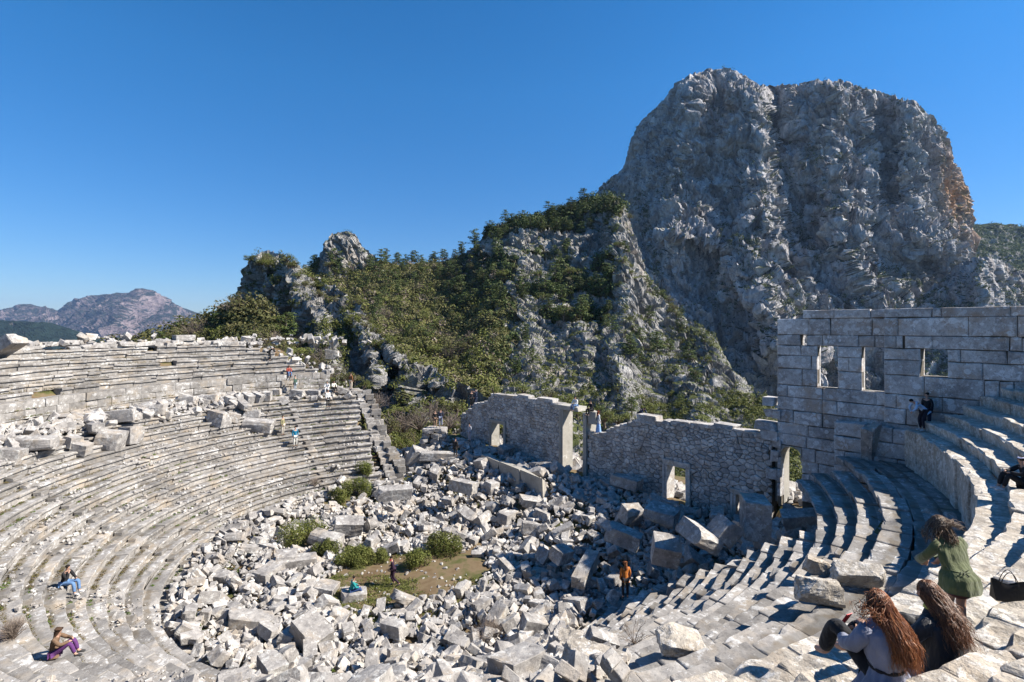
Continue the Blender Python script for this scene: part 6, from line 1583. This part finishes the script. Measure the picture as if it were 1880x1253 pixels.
link("coat", mb.mesh("coat", M_grey, True), g)
mb = MB()
for i in range(2): pass
th = np.linspace(0, 2 * math.pi, 40, endpoint=False); G = np.array([[[(.172 + .006 * (k in (1, 2))) * math.cos(a), (.127 + .006 * (k in (1, 2))) * math.sin(a), .21 + k * .012 + .01 * math.sin(a)] for a in th] for k in range(4)])
mb.grid(G, wrap=True); link("belt", mb.mesh("belt", M_black, True), g)
link("trousers", skin_mesh("trousers", [((0, .05, .10), (.14, .11)), ((-.10, .06, .12), .10), ((-.17, .44, .43), .088), ((-.15, .62, .02), .072), ((.10, .06, .12), .10), ((.14, .46, .36), .085), ((.13, .64, .0), .07)], [(0, 1), (1, 2), (2, 3), (0, 4), (4, 5), (5, 6)], M_black, 2), g)
hc = (0.01, .10, .80)
head_mesh(g, hc, .098, .35, -.15); fingers(g, (.13, .37, .34), (-.6, .7, .1), (0, 0, 1))
mb = MB()
back_ = (0, -1, 0)
# head looks left-down; wind blows the hair to the left of the face and down the back to the right
strands(mb, hc, .098, 2600, [(0, 0, 0), (.01, -.03, -.08), (.03, -.10, -.20), (.06, -.15, -.34), (.06, -.18, -.50)], rs, .009, .0019, back_, 1.0, loose=.03)
strands(mb, hc, .098, 320, [(0, 0, 0), (.04, -.04, -.08), (.09, -.08, -.18), (.13, -.12, -.32), (.15, -.14, -.46)], rs, .014, .0025, back_, 1.0, loose=.03)
strands(mb, hc, .098, 60, [(0, 0, 0), (-.09, -.02, -.02), (-.15, -.02, -.07), (-.15, -.05, -.16)], rs, .028, .0022, (-1, 0, 0), 1.0, loose=.10)
link("hair", mb.mesh("hair", M_aub, True), g)
mb = MB(); mb.tube([(.01, .10, .885), (.01, .085, .85), (.01, .06, .78), (.01, .02, .70), (.02, -.03, .58), (.04, -.07, .46)], [.03, .078, .092, .078, .07, .03], 16); link("hair_mass", mb.mesh("hair_mass", cloth((.07, .022, .01)), True), g)
link("phone", (lambda q: (q.box((-.045, -.004, -.085), (.045, .004, .085), Matrix.Translation((.02, .50, .40)) @ Euler((.5, 0, .2)).to_matrix().to_4x4()), q.mesh("phone", cloth((.45, .02, .03), .4)))[1])(MB()), g)

# --- person in the black jacket: profile to the left
bpv = ray(1730, 1236, 5.6); byaw = toward(-.5, .86)
pts = [((0, 0, .10), (.15, .12)), ((0, .02, .28), (.12, .10)), ((0, .05, .50), (.14, .10)), ((0, .08, .64), .05)]; E_ = [(0, 1), (1, 2), (2, 3)]
for s in (-1, 1):
    b = len(pts); pts += [((s * .16, .05, .57), .045), ((s * .23, .20, .36), .042), ((s * .10, .40, .36), .03)]; E_ += [(2, b), (b, b + 1), (b + 1, b + 2)]
    b = len(pts); pts += [((s * .10, .04, .10), .08), ((s * .12, .42, .36), .06), ((s * .11, .60, .0), .045), ((s * .11, .74, -.05), .035)]; E_ += [(0, b), (b, b + 1), (b + 1, b + 2), (b + 2, b + 3)]
g2 = link("person", skin_mesh("person", pts, E_, M_skin, 2), None, tuple(bpv), (0, 0, byaw), (1.06, 1.03, 1.03)); tag(g2, "person with wavy chestnut hair in a black jacket, seated behind the one in grey", "person")
mb = MB()
loft(mb, cat_rings([((0, .08, .665), .06, .06, 0, 0), ((0, .075, .63), .10, .08, 0, .01), ((0, .06, .595), .175, .10, 0, .01), ((0, .04, .54), .22, .135, 0, .02), ((0, .01, .42), .235, .165, 0, .03), ((0, -.02, .28), .24, .18, 0, .04), ((0, -.03, .14), .25, .19, 0, .045), ((0, -.02, .04), .23, .18, 0, .04), ((0, 0, -.02), .17, .13, 0, .02)], 5), 64, fk=6, seed=6)
for s in (-1, 1): mb.tube([(s * .15, .06, .58), (s * .22, .08, .50), (s * .25, .18, .37), (s * .2, .30, .34), (s * .11, .40, .36)], [.08, .085, .078, .07, .055], 12)
link("jacket", mb.mesh("jacket", M_bjack, True), g2)
mb = MB(); loft(mb, [((0, .09, .66), .085, .075, 0, .03), ((0, .09, .69), .08, .07, 0, .03), ((0, .09, .70), .06, .055, 0, .02)], 24, seed=3); link("scarf", mb.mesh("scarf", cloth((.45, .47, .12)), True), g2)
link("trousers", skin_mesh("trousers", [((0, .05, .10), (.14, .11)), ((-.10, .06, .12), .10), ((-.12, .42, .38), .085), ((-.11, .60, .02), .07), ((.10, .06, .12), .10), ((.12, .42, .38), .085), ((.11, .60, .02), .07)], [(0, 1), (1, 2), (2, 3), (0, 4), (4, 5), (5, 6)], M_black, 2), g2)
hc2 = (0, .12, .82); head_mesh(g2, hc2, .098, .75, -.18); fingers(g2, (.09, .41, .36), (-.5, .8, .0), (0, 0, 1)); fingers(g2, (-.09, .41, .36), (.5, .8, .0), (0, 0, 1))
mb = MB()
strands(mb, hc2, .098, 2300, [(0, 0, 0), (0, -.03, -.07), (0, -.13, -.18), (-.02, -.17, -.30), (-.03, -.22, -.42)], rs, .011, .0019, back_, 1.05, loose=.03)
strands(mb, hc2, .098, 120, [(0, 0, 0), (0, -.09, -.05), (0, -.18, -.14), (-.03, -.25, -.25), (-.05, -.33, -.34)], rs, .016, .0022, back_, 1.0, loose=.05)
link("hair", mb.mesh("hair", M_aub2, True), g2)
mb = MB(); mb.tube([(0, .12, .905), (0, .105, .87), (0, .08, .80), (0, .03, .70), (0, -.03, .58), (0, -.07, .48)], [.03, .078, .092, .075, .065, .03], 16); link("hair_mass", mb.mesh("hair_mass", cloth((.05, .02, .01)), True), g2)

# --- person in the olive parka: standing, stooping forward, hair blown across
wpv = ray(1752, 1163, 7.0); wyaw = toward(-.12, 1)
pts = [((0, -.10, .88), (.15, .12)), ((0, -.04, 1.02), (.12, .10)), ((0, .10, 1.18), (.14, .10)), ((-.02, .22, 1.27), .05), ((-.03, .28, 1.32), .06)]; E_ = [(0, 1), (1, 2), (2, 3), (3, 4)]
for s in (-1, 1):
    b = len(pts); pts += [((s * .15, .13, 1.20), .03), ((s * .22, .26, .99), .042), ((s * .12, .38, .86), .03)]; E_ += [(2, b), (b, b + 1), (b + 1, b + 2)]
    b = len(pts); pts += [((s * .10, -.10, .84), .085), ((s * .10, .0, .48), .062), ((s * .10, -.04, .10), .042), ((s * .11, .10, .04), .035)]; E_ += [(0, b), (b, b + 1), (b + 1, b + 2), (b + 2, b + 3)]
g3 = link("person", skin_mesh("person", pts, E_, M_skin, 2), None, tuple(wpv), (0, 0, wyaw), (.97, .97, .97)); tag(g3, "person in an olive green parka stooping on the right seats, hair blown about", "person")
mb = MB()
loft(mb, cat_rings([((-.02, .21, 1.30), .07, .07, 0, 0), ((-.01, .19, 1.275), .12, .10, 0, .01), ((0, .15, 1.235), .19, .125, 0, .02), ((0, .10, 1.16), .225, .15, 0, .03), ((0, .04, 1.06), .215, .15, 0, .04), ((0, -.02, .97), .185, .14, 0, .06), ((0, -.04, .94), .185, .14, 0, .06), ((0, -.07, .86), .235, .18, 0, .05), ((0, -.08, .74), .255, .20, 0, .05), ((0, -.07, .66), .25, .20, 0, .05)], 5), 64, fk=7, seed=9)
for s in (-1, 1): mb.tube([(s * .15, .15, 1.225), (s * .22, .16, 1.15), (s * .25, .24, 1.02), (s * .2, .34, .92), (s * .12, .40, .86)], [.08, .085, .075, .065, .05], 12)
link("parka", mb.mesh("parka", M_green, True), g3)
mb = MB()
for k in range(9):
    a = rs.uniform(0, 6.28); L_ = rs.uniform(.05, .12); c = np.array([-.02, -.185, .955])
    mb.tube([c, c + np.array([math.cos(a) * L_, -.03, math.sin(a) * L_ * .8]), c + np.array([math.cos(a) * L_ * 1.3, -.02, math.sin(a) * L_ - .04])], [.006, .005, .003], 5)
for a0_, a1_ in ((-.3, 3.44),): mb.tube([(.19 * math.cos(a), -.04 - .15 * math.sin(a) * 1.0, .955 + .006 * math.sin(3 * a)) for a in np.linspace(0, math.pi, 14)], .006, 6)
link("waist_cord", mb.mesh("waist_cord", M_green, True), g3)
link("skirt", skin_mesh("skirt", [((0, -.08, .80), (.18, .15)), ((0, -.07, .66), (.19, .16)), ((0, -.06, .55), (.19, .15))], [(0, 1), (1, 2)], cloth((.07, .03, .03))), g3)
link("boots", skin_mesh("boots", [((-.10, .0, .40), .06), ((-.10, -.04, .08), .05), ((-.11, .10, .05), .045)], [(0, 1), (1, 2)], cloth((.05, .025, .02))), g3); link("boots", skin_mesh("boots", [((.10, .0, .40), .06), ((.10, -.04, .08), .05), ((.11, .10, .05), .045)], [(0, 1), (1, 2)], cloth((.05, .025, .02))), g3)
hc3 = (-.04, .33, 1.40); head_mesh(g3, hc3, .098, .3, -.5); fingers(g3, (.11, .41, .85), (-.2, .4, -.8), (0, -1, 0)); fingers(g3, (-.11, .41, .85), (.2, .4, -.8), (0, -1, 0))
mb = MB()
strands(mb, hc3, .10, 800, [(0, 0, 0), (.03, -.04, -.08), (.04, -.06, -.16), (.05, -.06, -.24)], rs, .010, .0028, back_, 1.0)
strands(mb, hc3, .10, 90, [(0, 0, 0), (.06, -.04, .02), (.13, -.06, .01), (.19, -.07, -.03)], rs, .010, .0022, (.6, -.6, .4), 1.0, loose=.06)
strands(mb, hc3, .10, 70, [(0, 0, 0), (-.08, 0, -.05), (-.13, -.02, -.16), (-.12, -.03, -.28)], rs, .016, .003, (-1, 0, 0), 1.0, loose=.06)
link("hair", mb.mesh("hair", M_brn, True), g3)

# the stoop is slight: ease the upper body back over the hips
def _ease(co):
    out = co.copy(); m_ = co[:, 2] > .93; w_ = np.clip((co[:, 2] - .93) / .15, 0, 1) * m_
    out[:, 1] -= (co[:, 1] + .02) * .45 * w_; out[:, 2] += (co[:, 1] + .02) * .28 * w_; return out
for ob_ in [g3] + [c_ for c_ in col.objects if c_.parent == g3]:
    me_ = ob_.data; co = np.zeros(len(me_.vertices) * 3, np.float32); me_.vertices.foreach_get("co", co); co = co.reshape(-1, 3).astype(float)
    if ob_.name.startswith(("head", "hair", "hand")):
        rf = np.array(hc3) if not ob_.name.startswith("hand") else co.mean(0)
        co = co + (_ease(np.array([[rf[0], rf[1] - .05, max(rf[2], 1.1)]]))[0] - np.array([rf[0], rf[1] - .05, max(rf[2], 1.1)])) * (1 if not ob_.name.startswith("hand") else .45)
    else: co = _ease(co)
    me_.vertices.foreach_set("co", co.astype(np.float32).ravel()); me_.update()

# --- black leather tote bag
bg = ray(1852, 1112, 6.85); bz = surf(bg[0], bg[1])
mb = MB(); n = 14; W2, Dp = .235, .085
def bagpt(u_, v, s):
    taper = 1.0 - .13 * (1 - v); dip = .055 * math.sin(math.pi * u_) ** 2 if v == 1 else 0
    x = (u_ - .5) * 2 * W2 * (1 + .10 * v - .06); y = s * Dp * (1 - .75 * v) * (1 - .5 * abs(u_ - .5) ** 2 * 4 * v) ; return [x, y, v * .30 - .07 * math.sin(math.pi * u_) ** 1.5 * v ** 3 + .008 * math.sin(u_ * 11) * v]
for s in (-1, 1): mb.grid(np.array([[bagpt(u_, v, s) for v in np.linspace(0, 1, 9)] for u_ in np.linspace(0, 1, n)]))
for u_ in (0, 1): mb.grid(np.array([[[bagpt(u_, v, 1)[0], bagpt(u_, v, 1)[1] * (1 - 2 * k), bagpt(u_, v, 1)[2]] for v in np.linspace(0, 1, 9)] for k in (0, .5, 1)]))
mb.grid(np.array([[[bagpt(u_, 0, 1)[0], k * Dp, 0.0] for k in (-1, 0, 1)] for u_ in np.linspace(0, 1, n)]))
M_lea = plain_mat("black_leather", (.016, .014, .012), .38, .3, 20, spec=.5, bump=.003)
bag = mb.build("handbag", M_lea, smooth=True); bag.location = (bg[0], bg[1], bz + .01); bag.rotation_euler = (0, .0, -.25); bag.scale = (.82, .85, .9)
tag(bag, "black leather tote bag with two handles standing on the seats at the right edge", "bag")
for s in (-1, 1):
    mb = MB(); mb.tube([(-.12 + .24 * t_, s * .025 * (1 + 0), .235 + .19 * math.sin(math.pi * t_) ** .7 + .01 * s) for t_ in np.linspace(0, 1, 15)], .0065, 6); link("handle", mb.mesh("handle", M_lea, True), bag)

for o in col.objects:
    if o.get('label') and len(o['label'].split()) > 16: print("LONG", o.name, o['label'])
